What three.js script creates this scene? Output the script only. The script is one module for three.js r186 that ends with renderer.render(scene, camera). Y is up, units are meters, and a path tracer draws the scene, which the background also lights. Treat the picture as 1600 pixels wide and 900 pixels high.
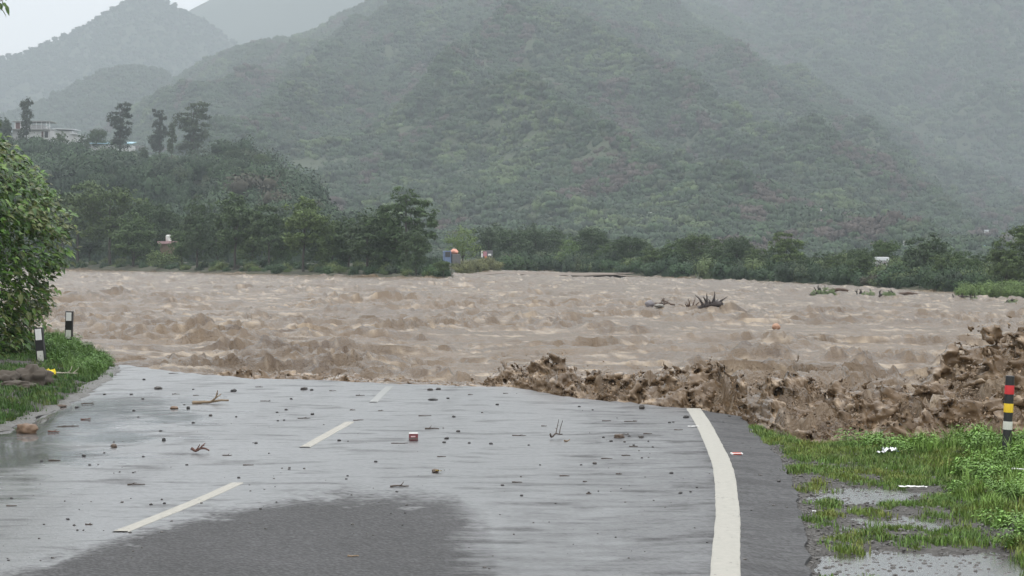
import * as THREE from 'three';
import { mergeGeometries, mergeVertices } from 'three/addons/utils/BufferGeometryUtils.js';
import { RoundedBoxGeometry } from 'three/addons/geometries/RoundedBoxGeometry.js';
import { createNoise2D, createNoise3D } from 'simplex-noise';

// ---------------------------------------------------------------- camera, sky, sun, exposure
const scene = new THREE.Scene();
const EYE = 1.6, FOCAL = 3000, PITCH = Math.atan(50 / FOCAL);
const camera = new THREE.PerspectiveCamera(2 * Math.atan(450 / FOCAL) * 180 / Math.PI, 16 / 9, 0.5, 12000);
camera.position.set(0, EYE, 0);
camera.rotation.x = -PITCH;
const renderer = new THREE.WebGLRenderer({ antialias: true });
renderer.setSize(1024, 576);
renderer.toneMapping = THREE.LinearToneMapping;
renderer.toneMappingExposure = 1.95;
renderer.shadowMap.enabled = true;

function rngOf(seed) { let s = seed >>> 0; return () => { s = (s + 0x6d2b79f5) | 0; let t = Math.imul(s ^ (s >>> 15), 1 | s); t = (t + Math.imul(t ^ (t >>> 7), 61 | t)) ^ t; return ((t ^ (t >>> 14)) >>> 0) / 4294967296; }; }
const n2 = createNoise2D(rngOf(11)), n2b = createNoise2D(rngOf(29)), n3 = createNoise3D(rngOf(47));
const clamp = (v, a, b) => Math.min(b, Math.max(a, v));
const smooth = (a, b, v) => { const t = clamp((v - a) / (b - a), 0, 1); return t * t * (3 - 2 * t); };
const lerp = (a, b, t) => a + (b - a) * t;
function fbm(n, x, y, oct, gain = 0.5) { let s = 0, a = 1, t = 0; for (let i = 0; i < oct; i++) { s += a * n(x, y); t += a; a *= gain; x = x * 2.03 + 17.1; y = y * 2.03 - 9.7; } return s / t; }

{ // one overcast sky: an even sheet of rain cloud, a little brighter overhead
  const W = 512, H = 256, data = new Float32Array(W * H * 4);
  for (let j = 0; j < H; j++) for (let i = 0; i < W; i++) {
    const el = ((j + 0.5) / H - 0.5) * Math.PI, az = (i + 0.5) / W * Math.PI * 2;
    const cx = Math.cos(el) * Math.cos(az), cy = Math.sin(el), cz = Math.cos(el) * Math.sin(az);
    const cloud = n3(cx * 2.2, cy * 4, cz * 2.2) * 0.06 + n3(cx * 6, cy * 12, cz * 6) * 0.03;
    const l = (el < 0 ? 0.35 : 1.0 + 0.15 * Math.sin(el)) * (1 + cloud), o = (j * W + i) * 4;
    data[o] = l * 0.995; data[o + 1] = l * 1.0; data[o + 2] = l * 1.012; data[o + 3] = 1;
  }
  const sky = new THREE.DataTexture(data, W, H, THREE.RGBAFormat, THREE.FloatType);
  sky.mapping = THREE.EquirectangularReflectionMapping; sky.magFilter = THREE.LinearFilter; sky.minFilter = THREE.LinearFilter; sky.needsUpdate = true;
  scene.background = sky; scene.environment = sky;
  scene.backgroundIntensity = 1.0; scene.environmentIntensity = 1.0;
}
const sun = new THREE.DirectionalLight(0xfff6ea, 0.6);
sun.position.set(-120, 420, -60); sun.castShadow = true; sun.shadow.radius = 60; sun.shadow.mapSize.set(2048, 2048);
Object.assign(sun.shadow.camera, { left: -60, right: 60, top: 60, bottom: -60, near: 1, far: 900 });
scene.add(sun); scene.add(sun.target);
scene.fog = new THREE.FogExp2(0xdce8f0, 0.00036);

// ---------------------------------------------------------------- helpers
const rayOf = (px, py) => new THREE.Vector3((px - 800) / FOCAL, -(py - 450) / FOCAL, -1).applyEuler(new THREE.Euler(-PITCH, 0, 0));
const at = (px, py, d) => { const r = rayOf(px, py); return new THREE.Vector3(0, EYE, 0).addScaledVector(r, -d / r.z); };   // a measured bearing and a depth give a place
const onLevel = (px, py, y = 0) => { const r = rayOf(px, py); return new THREE.Vector3(0, EYE, 0).addScaledVector(r, (y - EYE) / r.y); };
function table(rows) { return (t) => { if (t <= rows[0][0]) return rows[0][1]; for (let i = 1; i < rows.length; i++) if (t <= rows[i][0]) { const [a, b] = rows[i - 1], [c, d] = rows[i]; return lerp(b, d, (t - a) / (c - a)); } return rows[rows.length - 1][1]; }; }
function smoothTable(rows) { // monotone-ish Catmull-Rom through rows
  return (t) => { const n = rows.length; if (t <= rows[0][0]) return rows[0][1]; if (t >= rows[n - 1][0]) return rows[n - 1][1];
    let i = 1; while (t > rows[i][0]) i++; const p1 = rows[i - 1], p2 = rows[i], p0 = rows[Math.max(0, i - 2)], p3 = rows[Math.min(n - 1, i + 1)];
    const h = p2[0] - p1[0], u = (t - p1[0]) / h, m1 = p2[0] > p0[0] ? (p2[1] - p0[1]) / (p2[0] - p0[0]) * h : 0, m2 = p3[0] > p1[0] ? (p3[1] - p1[1]) / (p3[0] - p1[0]) * h : 0;
    return (2 * u ** 3 - 3 * u * u + 1) * p1[1] + (u ** 3 - 2 * u * u + u) * m1 + (-2 * u ** 3 + 3 * u * u) * p2[1] + (u ** 3 - u * u) * m2; };
}
const used = new Map();
function numbered(name) { const k = used.get(name) ?? 0; used.set(name, k + 1); return k ? `${name}_${String(k).padStart(3, '0')}` : name; }
function tag(o, label, category, group, kind) { o.userData.label = label; if (category) o.userData.category = category; if (group) o.userData.group = group; if (kind) o.userData.kind = kind; return o; }
function mesh(name, geometry, material, parent = scene) { const m = new THREE.Mesh(geometry, material); m.name = parent === scene ? numbered(name) : name; m.castShadow = m.receiveShadow = true; parent.add(m); return m; }
function base(name, p, turn = 0) { const g = new THREE.Group(); g.name = numbered(name); g.position.copy(p); g.rotation.y = turn; scene.add(g); return g; }
function copyOf(o) { const c = o.clone(); c.name = numbered(o.name.replace(/_\d+$/, '')); c.userData = { ...o.userData }; scene.add(c); return c; }
const lin = (r, g, b) => new THREE.Color().setRGB(r, g, b);
const std = (r, g, b, roughness = 0.9, more = {}) => new THREE.MeshStandardMaterial({ color: lin(r, g, b), roughness, ...more });

class Soup { // collects triangles with normals, colours and uv
  constructor() { this.p = []; this.n = []; this.c = []; this.u = []; this.i = []; }
  v(x, y, z, nx = 0, ny = 1, nz = 0, r = 1, g = 1, b = 1, u = 0, w = 0) { this.p.push(x, y, z); this.n.push(nx, ny, nz); this.c.push(r, g, b); this.u.push(u, w); return this.p.length / 3 - 1; }
  tri(a, b, c) { this.i.push(a, b, c); }
  geo(normals = true) {
    const g = new THREE.BufferGeometry();
    g.setAttribute('position', new THREE.Float32BufferAttribute(this.p, 3));
    g.setAttribute('color', new THREE.Float32BufferAttribute(this.c, 3));
    g.setAttribute('uv', new THREE.Float32BufferAttribute(this.u, 2));
    g.setIndex(this.i);
    if (normals) g.setAttribute('normal', new THREE.Float32BufferAttribute(this.n, 3)); else g.computeVertexNormals();
    return g;
  }
}
function bare(g) { const q = g.index ? g.toNonIndexed() : g.clone(); for (const k of Object.keys(q.attributes)) if (k !== 'position' && k !== 'normal' && k !== 'uv') q.deleteAttribute(k); return q; }
const join = (list) => mergeGeometries(list.map(bare));
function box(w, h, d, x = 0, y = 0, z = 0, r = 0) { const g = r ? new RoundedBoxGeometry(w, h, d, 2, r) : new THREE.BoxGeometry(w, h, d); g.translate(x, y, z); return g; }
function limb(points, r0, r1, sides = 6, wobble = 0, seed = 1) { // tapered tube along points
  const rnd = rngOf(seed), curve = new THREE.CatmullRomCurve3(points), seg = Math.max(3, points.length * 3), g = new THREE.BufferGeometry(), P = [], I = [], U = [];
  const fr = curve.computeFrenetFrames(seg, false);
  for (let i = 0; i <= seg; i++) { const t = i / seg, c = curve.getPointAt(t), r = lerp(r0, r1, t);
    for (let k = 0; k <= sides; k++) { const a = (k % sides) / sides * Math.PI * 2, rr = r * (1 + wobble * Math.sin(a * 3 + i * 1.7 + seed)); P.push(c.x + (fr.normals[i].x * Math.cos(a) + fr.binormals[i].x * Math.sin(a)) * rr, c.y + (fr.normals[i].y * Math.cos(a) + fr.binormals[i].y * Math.sin(a)) * rr, c.z + (fr.normals[i].z * Math.cos(a) + fr.binormals[i].z * Math.sin(a)) * rr); U.push(k / sides, t); } }
  for (let i = 0; i < seg; i++) for (let k = 0; k < sides; k++) { const a = i * (sides + 1) + k, b = a + sides + 1; I.push(a, b, a + 1, b, b + 1, a + 1); }
  const e = seg * (sides + 1); for (let k = 1; k < sides - 1; k++) { I.push(e, e + k, e + k + 1); I.push(0, k + 1, k); }
  g.setAttribute('position', new THREE.Float32BufferAttribute(P, 3)); g.setAttribute('uv', new THREE.Float32BufferAttribute(U, 2)); g.setIndex(I); g.computeVertexNormals(); return g;
}
function rockShape(sx, sy, sz, seed, rough = 0.22, detail = 2, boxy = 0) {
  const g = mergeVertices(new THREE.IcosahedronGeometry(1, detail).deleteAttribute('uv').deleteAttribute('normal')), p = g.attributes.position;
  for (let i = 0; i < p.count; i++) { let x = p.getX(i), y = p.getY(i), z = p.getZ(i);
    if (boxy) { const m = Math.max(Math.abs(x), Math.abs(y), Math.abs(z)), k = lerp(1, 1 / m, boxy); x *= k; y *= k; z *= k; }
    const k = 1 + rough * n3(x * 1.1 + seed * 7.3, y * 1.1, z * 1.1) + rough * 0.45 * n3(x * 2.9 + seed, y * 2.9 + 5, z * 2.9);
    p.setXYZ(i, x * k * sx, y * k * sy, z * k * sz); }
  g.setAttribute('uv', new THREE.Float32BufferAttribute(new Float32Array(p.count * 2), 2));
  const q = g.toNonIndexed(); q.computeVertexNormals(); return detail > 2 ? (g.computeVertexNormals(), g) : q;
}
function dataTexture(W, H, fn, srgb = false) { const d = new Uint8Array(W * H * 4); for (let j = 0; j < H; j++) for (let i = 0; i < W; i++) { const c = fn(i, j), o = (j * W + i) * 4; for (let k = 0; k < 3; k++) d[o + k] = clamp(Math.round((Array.isArray(c) ? c[k] : c) * 255), 0, 255); d[o + 3] = 255; }
  const t = new THREE.DataTexture(d, W, H); t.magFilter = THREE.LinearFilter; t.minFilter = THREE.LinearMipmapLinearFilter; t.generateMipmaps = true; t.wrapS = t.wrapT = THREE.RepeatWrapping; if (srgb) t.colorSpace = THREE.SRGBColorSpace; t.needsUpdate = true; return t; }
function tiling(n, size, cells, oct, gain = 0.5, squeeze = 1) { // noise that repeats every `size` pixels, on a torus
  return (i, j) => { let s = 0, a = 1, tot = 0, f = cells; for (let o = 0; o < oct; o++) { const x = i / size, y = j / size, w = (ax, ay) => n((ax + o * 3.7) * f, (ay - o * 2.1) * f * squeeze);
      const v = (w(x, y) * (1 - x) + w(x - 1, y) * x) * (1 - y) + (w(x, y - 1) * (1 - x) + w(x - 1, y - 1) * x) * y; s += a * v; tot += a; a *= gain; f *= 2; } return s / tot; };
}

// ---------------------------------------------------------------- the plan of the place (metres; d is depth ahead of the camera)
const centreLine = smoothTable([[-14, -5.2], [0, -3.55], [9.6, -2.46], [11.1, -2.27], [13.4, -1.95], [16, -1.73], [18.5, -1.57], [21, -1.52], [23.4, -1.5], [30, -1.6]]);
const edgeLine = smoothTable([[-14, -1.45], [0, 0.05], [9.6, 1.07], [12, 1.35], [15, 1.63], [20, 1.9], [24, 1.98], [30, 2]]);
const tarRight = (d) => edgeLine(d) + table([[0, 0.4], [9.6, 0.43], [12, 0.47], [15.5, 0.5], [20, 0.42], [30, 0.4]])(d) + 0.02 * n2(d * 2.1, 3) + 0.012 * n2(d * 7, 8);
const tarLeft = smoothTable([[-14, -8], [0, -6.3], [9.6, -5.3], [16.6, -4.75], [20, -4.85], [23.4, -5.15], [28, -5.75], [34, -6.6]]);
const shore = table([[-60, 70], [-20, 46], [-10, 38], [-7.5, 33], [-5.8, 28.2], [-4.06, 25.4], [-1.93, 24.1], [0, 23.2], [0.71, 21.4], [1.86, 19.9], [2.26, 19.4], [2.39, 18.2], [2.55, 17], [3.23, 16.3], [3.67, 15.8], [4.1, 15.1], [9, 13], [20, 8], [40, 0]]);
const seaward = (x, d) => (d - shore(x)) * 0.82;              // metres into the river
const riverLevel = (x, d) => -0.2 - 0.03 * Math.max(0, x) * smooth(25, 90, d) - 0.05 * smooth(20, 60, d);

// ---------------------------------------------------------------- ground under everything
const soilTex = (() => { const f = tiling(n2, 256, 6, 5, 0.6); return dataTexture(256, 256, (i, j) => 0.5 + 0.45 * f(i, j)); })();
{
  const m = std(0.05, 0.055, 0.032, 0.95, { bumpMap: soilTex.clone(), bumpScale: 0.3 }); m.bumpMap.repeat.set(400, 400); m.bumpMap.needsUpdate = true;
  const g = new THREE.PlaneGeometry(5000, 4900, 8, 8); g.rotateX(-Math.PI / 2); g.translate(0, -3.2, -2100);
  tag(mesh('ground', g, m), 'flat valley floor under the flooded river and the hills', 'ground', null, 'structure');
}

// ---------------------------------------------------------------- road
const road = (() => {
  const grain = (() => { const r = rngOf(5), S = 512, a = new Float32Array(S * S); for (let k = 0; k < 14000; k++) { const x = r() * S, y = r() * S, R = 1.2 + r() * 2.6, h = 0.3 + r() * 0.7; for (let j = -4; j <= 4; j++) for (let i = -4; i <= 4; i++) { const q = 1 - (i * i + j * j) / (R * R); if (q > 0) { const o = ((Math.floor(y + j) + S) % S) * S + (Math.floor(x + i) + S) % S; a[o] = Math.max(a[o], h * Math.sqrt(q)); } } } return { a, S }; })();
  const bump = dataTexture(grain.S, grain.S, (i, j) => grain.a[j * grain.S + i]); bump.repeat.set(1 / 1.6, 1 / 1.6);
  const coarse = tiling(n2b, 512, 5, 4, 0.6);
  const map = dataTexture(512, 512, (i, j) => { const s = grain.a[((j * 3) % 512) * 512 + (i * 3) % 512], v = 0.215 + 0.05 * coarse(i, j) + 0.16 * (s - 0.4); return [v * 1.0, v * 1.0, v * 1.03]; }, true); map.repeat.set(1 / 4.8, 1 / 4.8);
  // where rain water stands as a film the tar is smooth; on the open-textured worn patch it has drained away
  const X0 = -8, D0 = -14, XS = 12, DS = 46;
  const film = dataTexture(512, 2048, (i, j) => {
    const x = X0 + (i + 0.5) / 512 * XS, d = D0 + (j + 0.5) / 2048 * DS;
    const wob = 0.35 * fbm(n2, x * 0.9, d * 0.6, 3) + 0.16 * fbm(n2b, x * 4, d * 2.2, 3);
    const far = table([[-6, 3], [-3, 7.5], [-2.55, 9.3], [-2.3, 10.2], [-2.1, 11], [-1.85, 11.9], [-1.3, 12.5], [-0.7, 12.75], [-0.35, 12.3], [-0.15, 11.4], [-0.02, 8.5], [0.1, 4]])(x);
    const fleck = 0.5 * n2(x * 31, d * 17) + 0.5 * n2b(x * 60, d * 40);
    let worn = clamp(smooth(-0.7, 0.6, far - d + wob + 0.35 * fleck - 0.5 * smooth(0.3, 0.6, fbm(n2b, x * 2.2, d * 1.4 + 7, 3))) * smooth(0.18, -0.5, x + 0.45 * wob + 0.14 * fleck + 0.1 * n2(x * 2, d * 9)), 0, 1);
    const crown = smooth(-0.4, 0.5, (x - lerp(centreLine(d), edgeLine(d), 0.72)) * 0.7 + 0.9 * wob + 0.3 * n2(x * 1.3, d * 4)) * 0.38, shoulder = smooth(edgeLine(d) - 0.2, edgeLine(d) + 0.12, x + 0.25 * wob) * 0.5 + crown;  // crown: film thinned rightward to imitate the sky reflection dimming on that side
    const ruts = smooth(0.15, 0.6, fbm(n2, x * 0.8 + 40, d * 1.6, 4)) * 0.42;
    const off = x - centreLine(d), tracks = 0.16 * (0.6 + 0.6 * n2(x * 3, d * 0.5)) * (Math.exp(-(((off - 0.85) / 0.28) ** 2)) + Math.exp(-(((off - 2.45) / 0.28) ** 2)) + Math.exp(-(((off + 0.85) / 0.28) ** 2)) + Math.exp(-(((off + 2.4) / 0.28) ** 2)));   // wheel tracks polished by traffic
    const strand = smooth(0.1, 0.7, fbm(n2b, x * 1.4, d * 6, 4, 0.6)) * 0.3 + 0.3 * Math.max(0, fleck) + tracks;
    const dryAndDimmed = clamp(worn * 1.05 + shoulder + ruts + strand + 0.05 * n2(x * 12, d * 12), 0, 1);
    return [1 - dryAndDimmed, 0.36 + 0.5 * dryAndDimmed, 0];
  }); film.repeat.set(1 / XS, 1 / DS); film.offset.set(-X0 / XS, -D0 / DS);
  const gutter = dataTexture(256, 1024, (i, j) => { // deeper, smoother water stands along the left kerb
    const x = X0 + (i + 0.5) / 256 * XS, d = D0 + (j + 0.5) / 1024 * DS, k = smooth(2.0, 0.7, x - tarLeft(d) + 0.9 * fbm(n2, x * 0.7, d * 0.5, 3) + 0.3 * n2b(x * 2, d * 6)) * smooth(24, 19, d);
    return [0, lerp(0.34, 0.05, k), 0]; }); gutter.repeat.copy(film.repeat); gutter.offset.copy(film.offset);
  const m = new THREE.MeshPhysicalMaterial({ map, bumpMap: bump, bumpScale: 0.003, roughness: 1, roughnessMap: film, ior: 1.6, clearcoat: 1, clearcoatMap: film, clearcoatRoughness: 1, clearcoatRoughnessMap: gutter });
  const S = new Soup(), C = 90, R = 260, top = [];
  for (let c = 0; c <= C; c++) { const s = c / C; let dEnd = 24; for (let k = 0; k < 30; k++) { const x = lerp(tarLeft(dEnd), tarRight(dEnd), s); dEnd = lerp(dEnd, shore(x), 0.5); }
    dEnd += 0.25 + 0.12 * n2(c * 0.35, 1) + 0.1 * n2(c * 1.1, 4); top.push([]);
    for (let r = 0; r <= R; r++) { const d = lerp(-14, dEnd, Math.pow(r / R, 0.8)), x = lerp(tarLeft(d), tarRight(d), s); const y = 0.012 * n2(x * 0.45, d * 0.25) - 0.03 * smooth(0.94, 1, s) - 0.012 * smooth(0.05, 0, s); top[c].push(S.v(x, y, -d, 0, 1, 0, 1, 1, 1, x, d)); } }
  for (let c = 0; c < C; c++) for (let r = 0; r < R; r++) { const a = top[c][r], b = top[c + 1][r], e = top[c][r + 1], f = top[c + 1][r + 1]; S.tri(a, b, e); S.tri(b, f, e); }
  const skirt = (list) => { let last = null; for (const k of list) { const q = S.v(S.p[k * 3], -0.35, S.p[k * 3 + 2], 0, 1, 0, 1, 1, 1, S.u[k * 2], S.u[k * 2 + 1] + 0.3); const t = S.v(S.p[k * 3], S.p[k * 3 + 1], S.p[k * 3 + 2], 0, 1, 0, 1, 1, 1, S.u[k * 2], S.u[k * 2 + 1]); if (last) { S.tri(last[0], t, last[1]); S.tri(t, q, last[1]); } last = [t, q]; } };
  skirt(top.map((c) => c[R])); skirt(top[C]);
  const road = mesh('road', S.geo(false), m);
  tag(road, 'wet grey tarmac road cut off by the flood', 'road', null, 'structure');
  return road;
})();
const roadY = (x, d) => { const s = (x - tarLeft(d)) / (tarRight(d) - tarLeft(d)); return 0.012 * n2(x * 0.45, d * 0.25) - 0.03 * smooth(0.94, 1, s) - 0.012 * smooth(0.05, 0, s); };
{ // painted lines
  const wear = (() => { const f = tiling(n2b, 256, 9, 4, 0.7); return dataTexture(256, 256, (i, j) => { const v = f(i, j), w = 0.61 + 0.06 * v - (v < -0.42 ? 0.18 : 0); return [w, w * 0.985, w * 0.93]; }, true); })(); wear.repeat.set(1 / 0.7, 1 / 0.9);
  const m = new THREE.MeshStandardMaterial({ map: wear, roughness: 0.55, bumpMap: soilTex.clone(), bumpScale: 0.002 }); m.bumpMap.repeat.set(8, 8); m.bumpMap.needsUpdate = true;
  const faded = new THREE.MeshPhysicalMaterial({ color: lin(0.19, 0.19, 0.175), roughness: 0.4, clearcoat: 0.7, clearcoatRoughness: 0.33 });   // the last dash is worn nearly through
  const strip = (name, line, width, d0, d1, step) => { const S = new Soup(); let last = null; const n = Math.ceil((d1 - d0) / step);
    for (let k = 0; k <= n; k++) { const d = lerp(d0, d1, k / n), row = []; const ragL = 0.003 * n2(d * 5, 2) + 0.0015 * n2(d * 31, 2), ragR = 0.003 * n2(d * 5, 7) + 0.0015 * n2(d * 31, 9);
      for (const [o, lift] of [[-width / 2 + ragL, 0.001], [-width / 2 + ragL + 0.008, 0.006], [0, 0.007], [width / 2 + ragR - 0.008, 0.006], [width / 2 + ragR, 0.001]]) { const x = line(d) + o; row.push(S.v(x, roadY(x, d) + lift, -d, 0, 1, 0, 1, 1, 1, x, d)); }
      if (last) for (let i = 0; i < 4; i++) { S.tri(last[i], last[i + 1], row[i]); S.tri(last[i + 1], row[i + 1], row[i]); } last = row; }
    return mesh(name, S.geo(false), m, road); };
  strip('edge_line', edgeLine, 0.152, -13, 20.1, 0.12);
  for (const [a, b] of [[0.9, 3.3], [6, 8.4], [11.1, 13.5], [16, 18.5], [21, 23.45]]) { const dash = strip('lane_dash', centreLine, 0.095, a, b, 0.12); if (a > 20) dash.material = faded; }
}

// ---------------------------------------------------------------- verges
const vergeRightY = (x, d) => {
  const o = x - tarRight(d), e = -seaward(x, d);
  let y = -0.045 + 0.022 * fbm(n2, x * 2.6, d * 1.8, 3) + 0.012 * n2b(x * 9, d * 9) + 0.12 * smooth(0.9, 2.0, o) + 0.05 * smooth(1.6, 0.6, e) * smooth(0.2, 0.8, o);
  for (const [px, pd, rx, rd, k] of [[2.42, 13.25, 0.42, 0.5, 0.05], [2.42, 11.85, 0.3, 0.28, 0.045], [2.1, 10.1, 0.6, 0.6, 0.055], [2.9, 9.9, 0.5, 0.5, 0.045], [2.05, 8.4, 0.6, 0.8, 0.05]]) y -= k * Math.exp(-(((x - px) / rx) ** 2 + ((d - pd) / rd) ** 2));
  y = lerp(y, -0.05, smooth(0.12, 0, o));
  return e < 0.35 ? y - 0.55 * smooth(0.35, -0.6, e) : y;
};
const vergeLeftY = (x, d) => { const o = tarLeft(d) - x, e = -seaward(x, d); const y = -0.01 + 0.03 * smooth(0, 0.3, o) + 0.13 * smooth(0.3, 1.6, o) + 0.04 * fbm(n2, x * 1.5, d * 1.2, 3) * smooth(0, 0.4, o) + 0.012 * n2b(x * 8, d * 8); return e < 0.5 ? y - 0.7 * smooth(0.5, -0.9, e) : y; };
const mudMat = new THREE.MeshStandardMaterial({ map: (() => { const f = tiling(n2, 512, 8, 6, 0.62), g = tiling(n2b, 512, 60, 2, 0.6); return dataTexture(512, 512, (i, j) => { const v = 0.24 + 0.09 * f(i, j) + 0.1 * g(i, j); return [v * 1.02, v * 0.98, v * 0.93]; }, true); })(), roughness: 0.78, bumpMap: soilTex.clone(), bumpScale: 0.02 });
mudMat.map.repeat.set(0.6, 0.6); mudMat.bumpMap.repeat.set(1.3, 1.3); mudMat.bumpMap.needsUpdate = true;
function vergeSheet(name, label, xs, d0, d1, nd, side, yOf) {
  const S = new Soup(); let last = null;
  for (let r = 0; r <= nd; r++) { const d = lerp(d0, d1, r / nd), row = [];
    for (const o of xs) { const x = side > 0 ? tarRight(d) + o : tarLeft(d) - o; row.push(S.v(x, yOf(x, d), -d, 0, 1, 0, 1, 1, 1, x, d)); }
    if (last) for (let i = 0; i < xs.length - 1; i++) { const q = side > 0 ? [last[i], last[i + 1], row[i], row[i + 1]] : [last[i + 1], last[i], row[i + 1], row[i]]; S.tri(q[0], q[1], q[2]); S.tri(q[1], q[3], q[2]); } last = row; }
  return tag(mesh(name, S.geo(false), mudMat), label, 'verge', null, 'structure');
}
const steps = []; for (let o = -0.06; o < 40; o += o < 3.2 ? 0.035 : 0.4 + o * 0.1) steps.push(o);
vergeSheet('ground_verge_right', 'muddy gravel verge with puddles beside the road edge line', steps, -14, 21, 640, 1, vergeRightY);
vergeSheet('ground_verge_left', 'grassy earth verge under the leafy shrub and the striped posts', steps, -14, 46, 420, -1, vergeLeftY);
{ // rain water lying in the hollows of the right verge
  const S = new Soup(), m = new THREE.MeshPhysicalMaterial({ color: lin(0.045, 0.042, 0.038), roughness: 0.22, clearcoat: 1, clearcoatRoughness: 0.22, bumpMap: soilTex.clone(), bumpScale: 0.004 }); let last = null;
  m.bumpMap.repeat.set(2, 2); m.bumpMap.needsUpdate = true;
  for (let r = 0; r <= 60; r++) { const d = lerp(2, 14.2, r / 60), row = []; for (let k = 0; k <= 20; k++) { const x = tarRight(d) + 0.05 + k * 0.07; row.push(S.v(x, -0.06, -d, 0, 1, 0, 1, 1, 1, x, d)); } if (last) for (let i = 0; i < 20; i++) { S.tri(last[i], last[i + 1], row[i]); S.tri(last[i + 1], row[i + 1], row[i]); } last = row; }
  tag(mesh('water_puddle', S.geo(false), m), 'shallow rain puddles lying in the gravel verge', 'puddle', null, 'structure');
}

// ---------------------------------------------------------------- the flooded river
const crest = table([[-9, 0.05], [-5.5, 0.08], [-4, 0.14], [-2.4, 0.2], [-1.6, 0.1], [-0.4, 0.12], [0, 0.34], [0.5, 0.42], [1.2, 0.44], [1.55, 0.27], [1.8, 0.44], [2.4, 0.52], [2.8, 0.6], [3.3, 0.6], [3.8, 0.68], [4.2, 1.0], [4.6, 1.02], [5, 0.85], [6, 0.6], [12, 0.4]]);
// single standing waves seen in the flood: bearing, foot, width and height in the photograph turned into metres
const stacks = [[200, 507, 120, 22], [300, 528, 150, 24], [375, 560, 90, 20], [455, 590, 110, 26], [520, 592, 60, 20], [610, 532, 90, 20], [600, 598, 90, 18], [340, 585, 80, 18], [890, 515, 120, 30], [800, 488, 60, 16], [900, 470, 90, 12], [1060, 468, 70, 16], [960, 520, 60, 14], [1140, 505, 60, 14], [1210, 520, 70, 12], [160, 465, 120, 22], [240, 470, 60, 16], [1320, 555, 90, 20], [700, 520, 60, 10], [1180, 560, 70, 16], [1390, 512, 80, 12], [760, 575, 100, 20], [480, 500, 80, 12], [380, 500, 60, 12], [1500, 500, 70, 12], [1290, 490, 60, 10], [120, 530, 90, 18], [640, 470, 50, 7], [1240, 545, 60, 14], [1040, 545, 70, 16]].map(([px, py, w, h]) => { const p = onLevel(px, py, -0.25), s = -p.z / FOCAL; return [p.x, -p.z + 0.5 * w * s, w * s * 0.5, h * s * 0.62]; });
// long rollers: [points (x, d)], height, half width
const rollers = [[[[-16, 60], [-11.6, 51], [-8, 44.5], [-4.9, 37.5], [-3.2, 32], [-2.3, 27.6]], 0.3, 0.85], [[[-5.2, 43.5], [-3.6, 42.6], [-2.0, 41.4]], 0.24, 0.6], [[[-1.2, 54], [0.8, 50], [2.8, 46.5]], 0.32, 0.9], [[[-23, 86], [-18, 81], [-12.5, 73]], 0.36, 1.3], [[[-5.2, 30], [-3.8, 28.6], [-2.2, 28.2], [-0.8, 27]], 0.2, 0.5], [[[4.2, 36], [6.2, 33.5], [8, 32]], 0.22, 0.7], [[[2.4, 33], [3.6, 31], [5, 30]], 0.2, 0.6], [[[3, 70], [7, 66], [11, 63]], 0.28, 1.2], [[[-9, 66], [-4, 62], [0, 61]], 0.25, 1.1], [[[10, 58], [14, 53], [17, 50]], 0.25, 1.1]];
function roll(x, d) { let H = 0, C = 0; for (const [pts, amp, wid] of rollers) { const wob = 0.8 * wid * n2(x * 0.5, d * 0.3) + 0.35 * wid * n2b(x * 1.7, d * 1.1); for (let i = 0; i + 1 < pts.length; i++) { const [ax, ad] = pts[i], [bx, bd] = pts[i + 1], ux = bx - ax, ud = bd - ad, L = Math.hypot(ux, ud), t = ((x - ax) * ux + (d - ad) * ud) / (L * L); if (t < -0.15 || t > 1.15) continue; const tc = clamp(t, 0, 1), dist = Math.hypot(x - ax - ux * tc, d - ad - ud * tc); if (dist > wid * 3) continue; const side = ((x - ax) * -ud + (d - ad) * ux) / L + wob, k = Math.exp(-((side / (side > 0 ? wid * 1.3 : wid * 0.7)) ** 2)) * smooth(wid * 3, wid * 2, dist) * (t < 0 || t > 1 ? smooth(0.15, 0, t < 0 ? -t : t - 1) : 1), tear = clamp(0.55 + 0.6 * fbm(n2, x * 0.55 / wid, d * 0.4 / wid, 2, 0.5), 0, 1.2); H = Math.max(H, amp * 0.75 * k * tear); C = Math.max(C, k * clamp(0.3 + tear, 0, 1)); } } return [H, C]; }
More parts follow.
